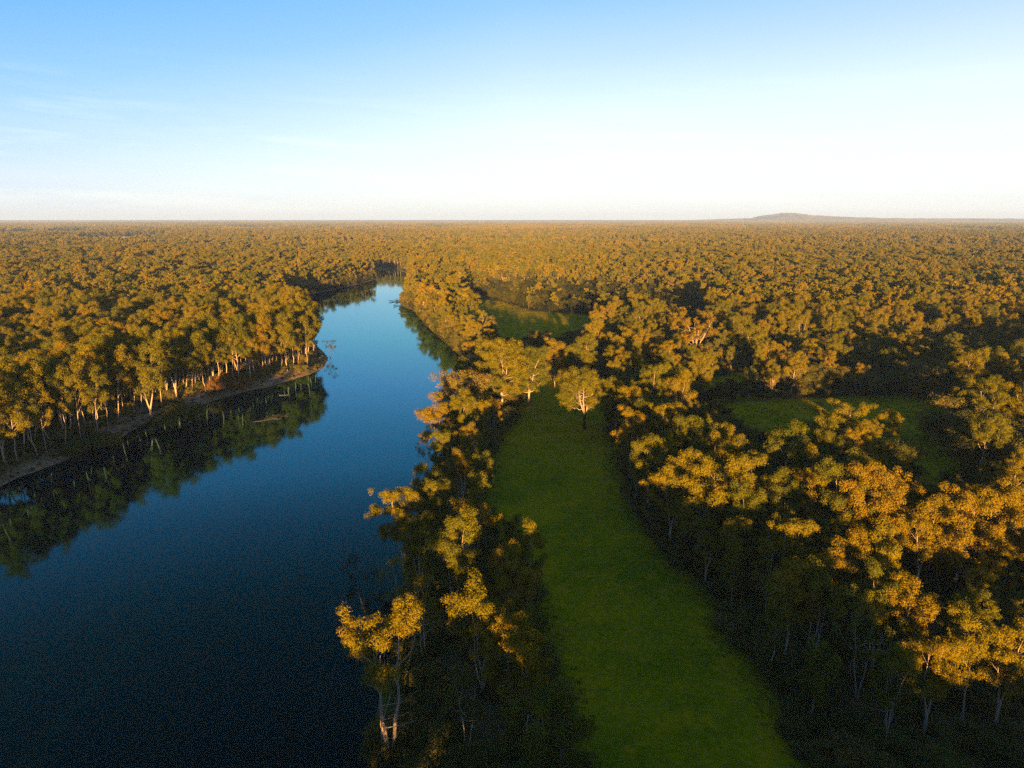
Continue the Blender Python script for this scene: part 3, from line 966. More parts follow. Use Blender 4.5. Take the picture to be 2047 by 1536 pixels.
def scatter(xmin, xmax, ymin, ymax, spacing, n, test=None):
    P = np.stack([rng.uniform(xmin, xmax, n), rng.uniform(ymin, ymax, n)], 1)
    half = 0.80 * (np.maximum(P[:, 1], 0) * 0.972 + 16.4) + 25
    m = (np.abs(P[:, 0]) < half) if test is None else test(P)
    P = P[m]
    P = P[allowed(P)]
    d_r = sdf(P, RIVER)
    d_f = sdf(P, FAIRWAY)
    low = (sdf(P, LOWZONE) < 0) | (sdf(P, LOWZONE2) < 0) | (sdf(P, BEYOND) < 0)
    gap = vnoise(P[:, 0], P[:, 1], 38, 21) * 0.6 + vnoise(P[:, 0], P[:, 1], 17, 22) * 0.4
    for (x, y), dr, df, lw, g in zip(P, d_r, d_f, low, gap):
        opp = x < -60 and y > 60
        sp = spacing * rng.uniform(0.8, 1.25) * (0.47 if opp and dr < 20 else (1.2 if (x < 30 and y < 240 and df > 0 and not opp) else 1.0))
        hmax = 40
        if abs(x) < 0.75 * (y * 0.972 + 16.4) + 8 and y < 76:       # below the lower edge of the picture
            hmax = 70 - 0.955 * y
            if hmax < 7:
                continue
        if g < 0.22 and not (opp and dr < 30) and df > 12 and y > 110:
            continue
        if not free(x, y, sp):
            continue
        if lw:
            h, p = (rng.uniform(6, 11), kinds(rng, ['low0', 'low1', 'low2'])) if rng.random() < 0.62 else (rng.uniform(10, 16), kinds(rng, ['broad0', 'broad1', 'tall1', 'tall2', 'fork2']))
        elif opp:
            if dr < 6.5 and y < 420:
                continue
            h = rng.uniform(22, 30) if dr < 30 else rng.uniform(17, 27)
            p = kinds(rng, ['slim0', 'slim1', 'slim2', 'tall0', 'tall3', 'slim0', 'slim1', 'slim2', 'tall1', 'fork0']) if dr < 22 else kinds(rng, ['tall0', 'tall1', 'tall2', 'tall3', 'tall4', 'tall5', 'slim0', 'slim1', 'fork0', 'fork1', 'fork2', 'multi0', 'multi1'])
        elif df < 14 and y < 330:
            h = rng.uniform(13, 20)
            p = kinds(rng, ['tall0', 'tall3', 'multi0', 'multi1', 'multi2', 'slim0', 'slim1', 'fork0', 'thin0'])
        elif x < 40 and y < 330:
            h = rng.uniform(11, 18.5)
            p = kinds(rng, ['tall0', 'tall3', 'multi0', 'multi2', 'thin0', 'thin1', 'slim0', 'slim2', 'low2', 'slim1'])
        else:
            h = rng.choice([rng.uniform(8, 14), rng.uniform(14, 22)]) * np.interp(y, [80, 230], [0.78, 1.08])
            p = kinds(rng, ['tall0', 'tall1', 'tall2', 'tall3', 'tall4', 'tall5', 'fork0', 'fork1', 'fork2', 'multi1', 'multi2', 'broad0', 'broad1', 'slim0'])
        if y < 60 and y > -14:
            h = rng.uniform(18.5, 22) if x < 9 else (rng.uniform(19, 24) if x < 48 else rng.uniform(10, 15))
        elif x < -88 and y < 108:
            h = rng.uniform(15, 18)
        elif x < -120 and y < 185 and x < -0.75 * (y * 0.972 + 16.4) - 4:
            h = rng.uniform(8, 13)
        hmax = min(hmax, 70 - 0.93 * (y + 9)) if (y < 60 and abs(x) < 0.75 * (y * 0.972 + 16.4) + 12) else hmax
        if y > 90 and not opp and hides_open(x, y, h, 3.5 * h / 22):
            continue
        if h > hmax - 1:
            h = hmax - 1
            if h < 6:
                continue
        put(x, y, sp)
        trees.append(dict(x=x, y=y, s=h / PROTO[p].H, w=rng.uniform(0.9, 1.15), rot=rng.uniform(0, 6.28), proto=p, note=None, zone=None))


# unseen dense stand added below the picture's lower edge to shade the grass strip
for row, (yy, hh) in enumerate(((15, 25), (22, 25), (29, 24), (36, 23), (42.5, 21.5))):
    for xx in np.arange(6 + 1.7 * (row % 2), 49, 3.6):
        p_ = kinds(rng, ['tall0', 'tall1', 'fork0', 'broad1', 'multi1'])
        if True:
            put(xx, yy, 3.4)
            trees.append(dict(x=float(xx + rng.uniform(-0.8, 0.8)), y=float(yy + rng.uniform(-1.2, 1.2)), s=(hh + rng.uniform(-1, 0.5)) / PROTO[p_].H, w=1.15, rot=float(rng.uniform(0, 6.28)), proto=p_, note=None, zone=None))
scatter(-25, 60, 30, 50, 4.2, 900)
for row, yy in enumerate((45.5, 48.5, 51.5)):  # unseen scrub rows added to stop sunbeams passing under the crowns
    for xx in np.arange(4 + 1.3 * (row % 2), 62, 2.6):
        p_ = kinds(rng, ['scrub0', 'scrub1', 'scrub2'])
        put(xx, yy, 2.5)
        trees.append(dict(x=float(xx), y=float(yy + rng.uniform(-0.8, 0.8)), s=rng.uniform(8, 10) / PROTO[p_].H, w=1.0, rot=float(rng.uniform(0, 6.28)), proto=p_, note=None, zone=None))
# the tight front row across the river
scatter(-150, -60, 165, 420, 6.6, 9000, lambda P: (np.abs(sdf(P, RIVER) - 12) < 5.5))
scatter(-330, 330, 55, 460, 6.2, 19000)
# the wood goes on behind the camera and outside the frame; it is what shades the grass
scatter(-190, -95, 10, 130, 7.0, 900, lambda P: (np.abs(P[:, 0]) > 0.75 * (P[:, 1] * 0.972 + 16.4) + 4))
scatter(-170, 170, -60, 60, 6.5, 3500, lambda P: (P[:, 1] < 60) & ~((P[:, 1] > -14) & (np.abs(P[:, 0]) < 12) & (P[:, 1] < 12)))

T = trees
tx, ty = np.array([t['x'] for t in T]), np.array([t['y'] for t in T])
tz = ground_z(tx, ty)
th = np.array([t['s'] * PROTO[t['proto']].H for t in T])
t_dr = sdf(np.stack([tx, ty], 1), RIVER)
t_df = sdf(np.stack([tx, ty], 1), FAIRWAY)
pxm, pym, dep = project(tx, ty, tz + th * 0.8)
inside = (pxm > -15) & (pxm < 2062) & (pym > 0) & (pym < 1560) & (dep > 20)
score = th / dep * np.where((tx < -60) & (t_dr < 12), 1.7, 1.0) * np.where(t_df < 8, 1.2, 1.0)
score = np.where(np.arange(len(T)) < n_key, score + 9, score)
score = np.where(inside, score, -1)
order = np.argsort(-score)
is_round = np.array([t['proto'].startswith('round') for t in T])
chosen = [i for i in order if score[i] > 0][:300]
chosen_set = set(chosen)

UNITS = ['', 'first', 'second', 'third', 'fourth', 'fifth', 'sixth', 'seventh', 'eighth', 'ninth', 'tenth', 'eleventh', 'twelfth', 'thirteenth', 'fourteenth', 'fifteenth', 'sixteenth', 'seventeenth', 'eighteenth', 'nineteenth']
TENS = {2: ('twentieth', 'twenty'), 3: ('thirtieth', 'thirty'), 4: ('fortieth', 'forty'), 5: ('fiftieth', 'fifty'), 6: ('sixtieth', 'sixty'), 7: ('seventieth', 'seventy'), 8: ('eightieth', 'eighty'), 9: ('ninetieth', 'ninety')}


def ordinal(n):
    if n < 20:
        return UNITS[n]
    if n >= 100:
        return 'hundred-and-' + ordinal(n - 100) if n > 100 else 'hundredth'
    t, u = divmod(n, 10)
    return TENS[t][0] if u == 0 else TENS[t][1] + '-' + UNITS[u]


def zone_of(i):
    t = T[i]
    if t['zone']:
        return t['zone']
    x, y = tx[i], ty[i]
    if x < -60:
        return 'opp' if t_dr[i] < 14 else 'opp_wood'
    if y > 300:
        return 'north'
    fx = np.interp(y, [60, 100, 164, 228, 300], [20, 21, 11, 15, 30])
    if x < fx:
        return 'belt'
    return 'edge' if t_df[i] < 9 else 'grove'


# landmarks that a tree's label can point from: photo pixel of a place on the ground, words
MARKS = {'opp': [((60, 945), 'the pale lowest bank'), ((190, 892), 'the wide dark bush'), ((262, 850), 'the brown sand slope'), ((355, 842), 'the big dark bush'), ((395, 800), 'the brightest sand slope'),
                 ((452, 782), 'the tallest rusty bush'), ((560, 755), 'the last sand strip'), ((652, 725), 'the bent bank-tip tree')],
         'belt': [((768, 1490), 'the leaning pale-limbed gum'), ((1105, 1590), 'the near-end many-stemmed gum'), ((905, 1230), 'the gum with the bent pale trunk'), ((830, 1130), 'the gum overhanging the water'),
                  ((880, 930), 'the bulky gum at the water'), ((1003, 830), 'the largest gum')],
         'edge': [((1168, 857), 'the lone gum'), ((1350, 1050), 'the golden-headed gum halfway along'), ((1560, 960), 'the pointed-top gum'), ((1600, 1480), 'the near end of the grass')],
         'grove': [((1560, 960), 'the pointed-top gum'), ((1350, 1050), 'the golden-headed gum halfway along'), ((1700, 1250), 'the domed twin-stemmed gum'), ((1770, 1400), 'the near-corner twin-stemmed gum'), ((1960, 1450), 'the easternmost near gum'),
                   ((1850, 880), 'the low earth mound'), ((1940, 1130), 'the broad gum south of the mound')],
         'north': [((1168, 857), 'the lone gum'), ((1395, 740), 'the fan-shaped gum'), ((1120, 790), 'the upright end gum')],
         'bend': [((800, 608), 'the fallen trunks'), ((950, 700), 'the open pale-limbed gum')],
         'clearing': [((1690, 900), 'the rounded island gum'), ((1850, 880), 'the low earth mound'), ((1545, 800), 'the rusty-lit rounded gum'), ((1960, 880), 'the dark bulky gum'), ((1785, 745), 'the pale bare patch')],
         'round': [((1440, 795), 'the small clearing')]}
MARKS['opp_wood'] = MARKS['opp']
ZTXT = {'belt': ('gum in the river belt, {o} closest to {m}', 'gums in the belt between river and grass'),
        'edge': ('gum edging the grassy strip, {o} closest to {m}', 'gums along the grass edge of the wood'),
        'grove': ('gum inside the wood, {o} closest to {m}', 'gums inside the wood beside the grass'),
        'opp': ('front-row gum across the river, {o} closest to {m}', 'front row gums on the opposite bank'),
        'opp_wood': ('gum behind the front row across the river, {o} from {m}', 'gums in the wood behind the opposite bank'),
        'bend': ('sunlit gum inside the upper river bend, {o} closest to {m}', 'gums round the upper river bend'),
        'north': ('gum beyond the grass strip, {o} closest to {m}', 'gums beyond the end of the grass'),
        'clearing': ('gum about the clearing, {o} closest to {m}', 'trees about the wide clearing'),
        'round': ('tree, {o} closest to {m}', 'dark round trees by the small clearing')}


def tree_thing(i, label, group, name, cat='tree'):
    t = T[i]
    p = PROTO[t['proto']]
    e = bpy.data.objects.new(name, None)
    e.empty_display_size = 0.5
    C.objects.link(e)
    e.location = (tx[i], ty[i], tz[i] - 0.1)
    e.rotation_euler = (0, 0, t['rot'])
    e.scale = (t['s'] * t['w'], t['s'] * t['w'], t['s'])
    e['label'], e['category'], e['group'] = label, cat, group
    for nm, me in (('trunk', p.trunk), ('crown', p.crown)):
        o = bpy.data.objects.new(nm, me)
        C.objects.link(o)
        o.parent = e
    return e


by_zone = {}
for i in chosen:
    by_zone.setdefault(zone_of(i), []).append(i)
for z, ids in by_zone.items():
    txt, grp = ZTXT[z]
    marks = [(np.array(G(*pt)), wd) for pt, wd in MARKS[z]]
    near = {}
    for i in ids:
        if T[i]['note']:
            near.setdefault(-1, []).append((0, i))
            continue
        ds = [math.hypot(tx[i] - q[0], ty[i] - q[1]) for q, _ in marks]
        k = int(np.argmin(ds))
        near.setdefault(k, []).append((ds[k], i))
    for k, lst in near.items():
        for rank, (_, i) in enumerate(sorted(lst)):
            p = PROTO[T[i]['proto']]
            nm = 'round_tree' if z == 'round' else ('low_tree' if p.words == 'low dark' else 'gum_tree')
            lab = T[i]['note'] or (p.words + ' ' + txt.format(o=ordinal(rank + 1), m=marks[k][1]))
            if nm == 'low_tree':
                lab = lab.replace('gum', 'tree', 1)
            tree_thing(i, lab, grp, nm)


# ------------------------------------------------------------------ the rest of the forest: one object per belt of distance, instanced by geometry nodes
def library(name, meshes):
    col = bpy.data.collections.new(name)
    for k, me in enumerate(meshes):
        o = bpy.data.objects.new('%s_source_%02d' % (name, k), me)
        col.objects.link(o)
    return col


def instancer(name, col, P, S, rot, idx, label, mat):
    me = bpy.data.meshes.new(name)
    me.vertices.add(len(P))
    me.vertices.foreach_set('co', np.asarray(P, np.float32).ravel())
    a = me.attributes.new('tree_scale', 'FLOAT_VECTOR', 'POINT')
    a.data.foreach_set('vector', np.asarray(S, np.float32).ravel())
    a = me.attributes.new('tree_turn', 'FLOAT_VECTOR', 'POINT')
    a.data.foreach_set('vector', np.stack([np.zeros(len(P)), np.zeros(len(P)), rot], 1).astype(np.float32).ravel())
    a = me.attributes.new('tree_kind', 'INT', 'POINT')
    a.data.foreach_set('value', np.asarray(idx, np.int32))
    me.materials.append(mat)
    o = obj(name, me, kind='stuff', label=label)
    ng = bpy.data.node_groups.new(name + '_nodes', 'GeometryNodeTree')
    ng.interface.new_socket('Geometry', in_out='INPUT', socket_type='NodeSocketGeometry')
    ng.interface.new_socket('Geometry', in_out='OUTPUT', socket_type='NodeSocketGeometry')
    gi, go = ng.nodes.new('NodeGroupInput'), ng.nodes.new('NodeGroupOutput')
    ip = ng.nodes.new('GeometryNodeInstanceOnPoints')
    ci = ng.nodes.new('GeometryNodeCollectionInfo')
    ci.inputs['Collection'].default_value = col
    ci.inputs['Separate Children'].default_value = True
    ci.inputs['Reset Children'].default_value = True

    def na(nm, ty):
        n = ng.nodes.new('GeometryNodeInputNamedAttribute')
        n.data_type = ty
        n.inputs['Name'].default_value = nm
        return n.outputs[0]
    lk = ng.links.new
    lk(gi.outputs[0], ip.inputs['Points'])
    lk(ci.outputs[0], ip.inputs['Instance'])
    ip.inputs['Pick Instance'].default_value = True
    lk(na('tree_kind', 'INT'), ip.inputs['Instance Index'])
    e2r = ng.nodes.new('FunctionNodeEulerToRotation')
    lk(na('tree_turn', 'FLOAT_VECTOR'), e2r.inputs[0])
    lk(e2r.outputs[0], ip.inputs['Rotation'])
    lk(na('tree_scale', 'FLOAT_VECTOR'), ip.inputs['Scale'])
    lk(ip.outputs[0], go.inputs[0])
    md = o.modifiers.new('scatter', 'NODES')
    md.node_group = ng
    return o


is_rest = [i for i in range(len(T)) if i not in chosen_set]
near_names = sorted({T[i]['proto'] for i in is_rest})
near_lib = library('near_tree', [PROTO[n].joined for n in near_names])
rest = [i for i in range(len(T)) if i not in chosen_set]
ahead = [i for i in rest if inside[i]]
behind = [i for i in rest if not inside[i]]
for nm, ids, lab in (('forest', ahead, 'more gum trees filling the woods on both sides of the river'), ('forest_behind', behind, 'wood standing around and behind the viewpoint, with rows added to shade the grass')):
    instancer(nm, near_lib, [(tx[i], ty[i], tz[i] - 0.1) for i in ids], [(T[i]['s'] * T[i]['w'], T[i]['s'] * T[i]['w'], T[i]['s']) for i in ids],
              np.array([T[i]['rot'] for i in ids]), [near_names.index(T[i]['proto']) for i in ids], lab, LEAF)


def sector(r0, r1, spacing, jitter=0.46):
    xs = np.arange(-r1 * 0.83 - 40, r1 * 0.83 + 40, spacing)
    ys = np.arange(r0, r1, spacing * 0.95)
    X, Y = np.meshgrid(xs, ys)
    X = X + (np.arange(len(ys)) % 2)[:, None] * spacing * 0.5
    P = np.stack([X.ravel(), Y.ravel()], 1) + rng.uniform(-jitter, jitter, (X.size, 2)) * spacing
    P = P[np.abs(P[:, 0]) < P[:, 1] * 0.79 + 30]
    return P


def forest_belt(name, lib_meshes, r0, r1, spacing, hlo, hhi, label, base_h=24., gaps=0.30, low_lib=()):
    P = sector(r0, r1, spacing)
    P = P[allowed(P, 3.0, 2.0)]
    g = vnoise(P[:, 0], P[:, 1], 170, 30) * 0.3 + vnoise(P[:, 0], P[:, 1], 65, 31) * 0.4 + vnoise(P[:, 0], P[:, 1], 26, 32) * 0.3
    low = sdf(P, LOWZONE) < 0
    P, g, low = P[g > gaps], g[g > gaps], low[g > gaps]
    n = len(P)
    # heights drift from stand to stand, with single trees standing proud
    stand = vnoise(P[:, 0], P[:, 1], 120, 33)
    h = hlo + (hhi - hlo) * np.clip(0.55 * stand + 0.45 * rng.random(n) + 0.25 * (rng.random(n) > 0.93), 0, 1.15)
    h = np.where(low, rng.uniform(9, 15, n), h)
    w = rng.choice([0.8, 1.0, 1.15, 1.5], n, p=[0.25, 0.35, 0.25, 0.15]) * rng.uniform(0.85, 1.15, n)
    nl = len(lib_meshes)
    tint = vnoise(P[:, 0], P[:, 1], 90, 51) * 0.6 + vnoise(P[:, 0], P[:, 1], 300, 52) * 0.4 + 0.22 * rng.normal(size=n)
    kind = np.where(tint > 0.66, nl - 1 - rng.integers(0, 3, n), rng.integers(0, nl - 3, n))
    h = np.where((tint > 0.66) & ~low, h * 0.86, h)
    h = np.where((tint < 0.34) & ~low, h * 1.1, h)
    if len(low_lib):
        scr = low & (rng.random(n) < 0.8)
        kind = np.where(scr, nl + rng.integers(0, len(low_lib), n), kind)
        h = np.where(scr, rng.uniform(5, 11, n) * base_h / 9.0, h)
        lib_meshes = list(lib_meshes) + list(low_lib)
        w = np.where(low, w * 1.0, w)
    S = np.stack([h / base_h * w, h / base_h * w, h / base_h], 1)
    z = ground_z(P[:, 0], P[:, 1]) - 0.1
    col = library(name, lib_meshes)
    instancer(name, col, np.column_stack([P, z]), S, rng.uniform(0, 6.28, n), kind, label, LEAF)
    return n


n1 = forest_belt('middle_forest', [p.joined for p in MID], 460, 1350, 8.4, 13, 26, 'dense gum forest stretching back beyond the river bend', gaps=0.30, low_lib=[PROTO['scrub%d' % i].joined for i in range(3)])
n2 = forest_belt('distant_forest', [p.joined for p in FAR], 1350, 3600, 11.0, 11, 28, 'far gum forest running to the flat horizon', gaps=0.33)
Pp = sector(3600, 16500, 125, 0.3)
ok = np.ones(len(Pp), bool)
for c in (FIELD_A, FIELD_B, FIELD_C):
    ok &= sdf(Pp, c) > 20
ok &= vnoise(Pp[:, 0], Pp[:, 1], 700, 41) > 0.22
Pp = Pp[ok]
n = len(Pp)
zp = np.where(Pp[:, 1] > HILL_D - 2200, np.maximum(0, hill_h(Pp[:, 0], Pp[:, 1])), 0) - 1
zp = zp + 22 * np.clip(vnoise(Pp[:, 0], Pp[:, 1], 2600, 43) - 0.45, 0, 1) * np.clip((Pp[:, 1] - 5000) / 5000, 0, 1)
sc_ = rng.uniform(0.75, 1.3, n)
instancer('horizon_forest', library('wood_patch', PATCH), np.column_stack([Pp, zp]), np.stack([np.ones(n) * 1.05, np.ones(n) * 1.05, sc_], 1), rng.integers(0, 4, n) * 1.5708, rng.integers(0, 4, n),
          'farthest woodland fading into haze below the hill', LEAF)

# undergrowth below the trees
und = np.stack([rng.uniform(-260, 260, 13000), rng.uniform(58, 430, 13000)], 1)
edge = np.stack([rng.uniform(-330, 60, 42000), rng.uniform(200, 1000, 42000)], 1)
edge = edge[np.abs(sdf(edge, RIVER) - 7) < 6]
und = np.concatenate([und, edge])
und = und[np.abs(und[:, 0]) < 0.78 * (und[:, 1] * 0.972 + 16.4) + 8]
und = und[allowed(und, 1.5, 0.3)]
far_scrub = (und[:, 1] > 430) | ((und[:, 0] > -60) & (und[:, 1] > 320) & (sdf(und, RIVER) < 14))
fs = und[far_scrub]
und = und[~far_scrub]
kf = rng.uniform(0.35, 1.0, len(fs))
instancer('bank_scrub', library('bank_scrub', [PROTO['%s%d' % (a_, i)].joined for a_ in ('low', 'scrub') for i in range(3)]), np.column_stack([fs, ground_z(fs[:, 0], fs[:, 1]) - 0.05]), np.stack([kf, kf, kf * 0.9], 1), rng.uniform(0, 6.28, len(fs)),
          rng.integers(0, 6, len(fs)), 'scrub along the water round the upper river bend, its shade put into dark leaves', LEAF_DARK)  # shade of the bank is carried by the dark leaf colour
nu = len(und)
u_dr, u_df = sdf(und, RIVER), sdf(und, FAIRWAY)
su = rng.uniform(0.25, 0.95, nu)
belt_side = (u_df < 9) | ((und[:, 0] > -60) & (u_dr < 14)) | (und[:, 1] > 430)
su = np.where(belt_side, rng.uniform(0.35, 1.15, nu), su)
su = np.where((und[:, 0] < -60) & (und[:, 1] < 400) & (u_dr < 10), su * 0.3, su)
su = np.where((und[:, 0] < -60) & (u_dr >= 10) & (u_dr < 28), rng.uniform(0.4, 1.3, nu), su)
bush_lib = library('bush', [PROTO['bush0'].joined, PROTO['bush1'].joined, PROTO['bush2'].joined])
instancer('undergrowth', bush_lib, np.column_stack([und, ground_z(und[:, 0], und[:, 1]) - 0.05]), np.stack([su * 1.1, su * 1.1, su], 1), rng.uniform(0, 6.28, nu), rng.integers(0, 3, nu),
          'low scrub covering the floor of the woods', LEAF_BUSH)


# grass tufts
def tuft(seed):
    g = np.random.default_rng(seed)
    k = 16
    a = g.uniform(0, 6.28, k)
    d = np.stack([np.cos(a), np.sin(a), np.zeros(k)], 1)
    sd_ = np.stack([-np.sin(a), np.cos(a), np.zeros(k)], 1)
    b = d * g.uniform(0, 0.16, k)[:, None]
    h = g.uniform(0.22, 0.45, k)[:, None]
    tip = b + d * g.uniform(0.05, 0.28, k)[:, None] + np.array([0, 0, 1]) * h
    V = np.stack([b - sd_ * 0.03, b + sd_ * 0.03, tip], 1).reshape(-1, 3)
    return V, np.arange(3 * k).reshape(-1, 3)


def mat_tuft():
    m, nt, b, (N, L, M, MIX, RAMP, NOISE) = material('tuft_grass')
    oi = N('ShaderNodeObjectInfo')
    L(RAMP(oi.outputs['Random'], [(0.0, (0.13, 0.12, 0.001)), (0.5, (0.21, 0.155, 0.001)), (1.0, (0.30, 0.20, 0.004))]), b.inputs['Base Color'])
    b.inputs['Roughness'].default_value = 0.8
    b.inputs['Specular IOR Level'].default_value = 0.0
    return m


TUFT = mat_tuft()
tuft_lib = library('tuft', [mesh('tuft', *[(v, [f]) for v, f in [tuft(60 + i)]][0], [TUFT]) for i in range(4)])
pts = []
for outline, num in ((FAIRWAY, 9000), (CLEAR_B, 5000), (CLEAR_E, 16000), (CLEAR_D, 3000), (CLEAR_C, 3000)):
    lo, hi = outline.min(0), outline.max(0)
    q = np.stack([rng.uniform(lo[0], hi[0], num * 2), rng.uniform(lo[1], hi[1], num * 2)], 1)
    d = sdf(q, outline)
    dens = 0.35 + 0.65 * (vnoise(q[:, 0], q[:, 1], 6, 71) > 0.55)
    dens = np.where(d < -3.5, 0.0, dens) if outline is FAIRWAY else dens * 0.5
    pts.append(q[(d < 1.5) & (rng.random(len(q)) < dens)][:num])
pts = np.concatenate(pts)
nt_n = len(pts)
ts = rng.uniform(0.6, 1.5, nt_n)
instancer('grass', tuft_lib, np.column_stack([pts, ground_z(pts[:, 0], pts[:, 1]) + 0.05]), np.stack([ts * 1.3, ts * 1.3, ts * 0.7], 1), rng.uniform(0, 6.28, nt_n), rng.integers(0, 4, nt_n),
          'rough tufts of grass on the open strip and clearings', TUFT)


# ------------------------------------------------------------------ single bushes on the banks
def bush_thing(px, py, h, wide, proto, label, group='bushes along the water', z=-2.0):
    p = PROTO[proto]
    x, y = G(px, py, z)
    e = bpy.data.objects.new('riverside_bush', None)
    C.objects.link(e)
    gz = float(ground_z(np.array([x]), np.array([y]))[0])
    e.location = (x, y, max(gz, WL) - 0.1)
    e.rotation_euler = (0, 0, (px * 0.37) % 6.28)
    s = h / p.H
    e.scale = (s * wide, s * wide, s)
    e['label'], e['category'], e['group'] = label, 'bush', group
    for nm, me in (('stem', p.trunk), ('foliage', p.crown)):
        o = bpy.data.objects.new(nm, me)
        C.objects.link(o)
        o.parent = e


bush_thing(355, 842, 6.0, 1.2, 'bush0', 'big dark bush hanging over the water below the sand patch across the river')
bush_thing(325, 850, 4.6, 1.1, 'bush1', 'dark bush just downstream of the big dark one, across the river')
bush_thing(392, 826, 4.2, 1.0, 'bush2', 'dark bush just upstream of the big dark one, across the river')
bush_thing(190, 892, 5.0, 1.3, 'bush1', 'wide dark bush on the lower bank between two bare patches across the river')
bush_thing(148, 906, 4.0, 1.2, 'bush0', 'dark bush beside the pale lowest bank across the river')
bush_thing(222, 884, 3.4, 1.2, 'bush2', 'small dark bush touching the brown slope across the river')
bush_thing(452, 782, 5.2, 1.2, 'rust', 'rusty brown bush on the opposite bank, tallest of the rusty three')
bush_thing(480, 777, 4.4, 1.2, 'rust', 'rusty brown bush nearest the tip of the opposite bank')
bush_thing(428, 787, 3.8, 1.1, 'rust', 'low rusty brown bush beside the brightest sand slope')
bush_thing(600, 745, 3.2, 1.2, 'bush1', 'olive bush above the last sand strip before the bank tip')
bush_thing(560, 752, 2.8, 1.2, 'bush2', 'olive bush between the two bright sand strips')


# ------------------------------------------------------------------ fallen timber in the water
def log_thing(px, py, length, turn, r, label, branches=3, seed=0, lift=0.05, tilt=0.03):
    g = np.random.default_rng(seed)
    x, y = G(px, py, WL)
    n = 9
    t = np.linspace(-0.5, 0.5, n)
    path = np.stack([t * length, np.cumsum(g.normal(size=n)) * length * 0.012, lift + t * length * tilt + g.normal(size=n) * 0.03], 1)
    v, q = tube(path, r * (1 - 0.6 * np.linspace(0, 1, n)), 8)
    e = bpy.data.objects.new('fallen_log', None)
    C.objects.link(e)
    e.location = (x, y, WL)
    e.rotation_euler = (0, 0, turn)
    e['label'], e['category'], e['group'] = label, 'log', 'fallen timber in the river'
    obj('stem', mesh('log_stem', v, [q], [WOOD], smooth=True), e)
    for k in range(branches):
        s = path[g.integers(3, n - 1)]
        a = g.choice([-1, 1]) * g.uniform(0.4, 1.2)
        ln = length * g.uniform(0.18, 0.4)
        en = s + np.array([math.cos(a) * ln, math.sin(a) * ln, ln * g.uniform(0.05, 0.45)])
        V, Q, off = [], [], 0
        bp = bez(s, (s + en) / 2 + g.normal(size=3) * ln * 0.1, en, 6)
        for pth, rad in [(bp, np.linspace(r * 0.5, r * 0.12, 6))] + [(bez(bp[j], bp[j] + g.normal(size=3) * ln * 0.12, bp[j] + g.normal(size=3) * ln * 0.25 + np.array([0, 0, ln * 0.12]), 4), np.linspace(r * 0.22, r * 0.08, 4)) for j in (2, 3, 4)]:
            vv, qq = tube(pth, rad, 5)
            V.append(vv)
            Q.append(qq + off)
            off += len(vv)
        obj('branch', mesh('log_branch', np.concatenate(V), [np.concatenate(Q)], [WOOD], smooth=True), e)


log_thing(528, 842, 9.5, 0.5, 0.28, 'many-branched dead snag lying in the reflections across the river', 6, 1, 0.2)
log_thing(560, 832, 7, -0.3, 0.18, 'slim branch floating at the end of the many-branched snag', 3, 2, 0.05)
log_thing(568, 791, 4, 0.2, 0.30, 'short pale log afloat below the bank tip', 1, 3, 0.18)
log_thing(652, 730, 5, 0.5, 0.16, 'thin stick of driftwood just off the bank tip', 1, 4, 0.05)
log_thing(797, 604, 18, 2.9, 0.5, 'long fallen trunk jutting from the upper river bend', 5, 5, 0.4)
log_thing(800, 612, 12, 3.4, 0.35, 'second fallen trunk beside the long one at the upper bend', 4, 6, 0.3)
log_thing(804, 627, 7, 0.1, 0.4, 'dark log floating below the fallen trunks of the upper bend', 1, 7, 0.15)
log_thing(150, 921, 8, 0.55, 0.10, 'thin pale pole lying along the water below the lowest dark bushes', 1, 8, 0.12)
log_thing(305, 862, 7, 0.2, 0.22, 'dark log in the water under the big dark bush', 2, 9, 0.1)


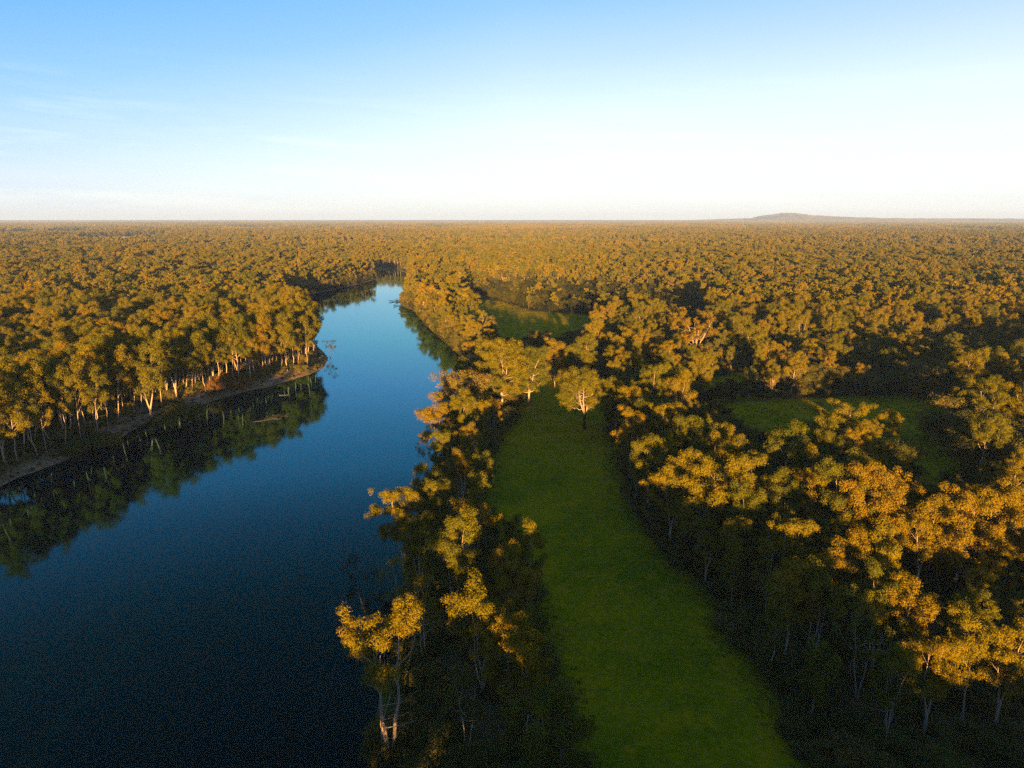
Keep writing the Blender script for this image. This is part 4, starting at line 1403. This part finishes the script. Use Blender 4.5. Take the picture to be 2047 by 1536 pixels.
# small white boat far upstream
def add_boat():
    x, y = G(822, 541, WL)
    n = 9
    t = np.linspace(-1, 1, n)
    half = 0.75 * np.clip(1 - np.clip(t, 0, 1) ** 2.2, 0.02, 1)
    sheer = 0.65 + 0.25 * np.clip(t, 0, 1) ** 2
    rows = []
    for k in range(n):
        rows.append([(t[k] * 2.2, half[k], sheer[k]), (t[k] * 2.2, half[k] * 0.7, 0.05), (t[k] * 2.2, 0, -0.12), (t[k] * 2.2, -half[k] * 0.7, 0.05), (t[k] * 2.2, -half[k], sheer[k]), (t[k] * 2.2, -half[k] * 0.85, 0.25), (t[k] * 2.2, half[k] * 0.85, 0.25)])
    V = np.array(rows).reshape(-1, 3)
    i, j = np.meshgrid(np.arange(7), np.arange(n - 1))
    q = np.stack([j * 7 + i, j * 7 + (i + 1) % 7, (j + 1) * 7 + (i + 1) % 7, (j + 1) * 7 + i], -1).reshape(-1, 4)
    e = bpy.data.objects.new('small_boat', None)
    C.objects.link(e)
    e.location = (x, y, WL)
    e.rotation_euler = (0, 0, 0.3)
    e['label'], e['category'] = 'tiny white boat on the dark water at the farthest bend', 'boat'
    obj('hull', mesh('boat_hull', V, [q, np.array([[0, 1, 2, 3, 4, 5, 6]])], [WHITE]), e)


add_boat()


# ------------------------------------------------------------------ haze
def add_haze():
    m = bpy.data.materials.new('air_haze')
    m.use_nodes = True
    nt = m.node_tree
    nt.nodes.clear()
    out = nt.nodes.new('ShaderNodeOutputMaterial')
    v = nt.nodes.new('ShaderNodeVolumePrincipled')
    v.inputs['Color'].default_value = (0.44, 0.62, 0.98, 1)
    v.inputs['Density'].default_value = HAZE
    v.inputs['Anisotropy'].default_value = 0.0
    nt.links.new(v.outputs[0], out.inputs['Volume'])
    x0, x1, y0, y1, z0, z1 = -17000, 17000, -900, 19000, -8, 205
    V = [(x, y, z) for z in (z0, z1) for y in (y0, y1) for x in (x0, x1)]
    q = np.array([[0, 2, 3, 1], [4, 5, 7, 6], [0, 1, 5, 4], [2, 6, 7, 3], [0, 4, 6, 2], [1, 3, 7, 5]])
    obj('haze', mesh('haze', V, [q], [m]), kind='stuff', label='thin golden haze over the far forest')


HAZE = 5.2e-5
add_haze()
print('TREES', len(T), 'chosen', len(chosen), 'mid', n1, 'far', n2, 'patch', n, 'under', nu, {k: len(v) for k, v in by_zone.items()})
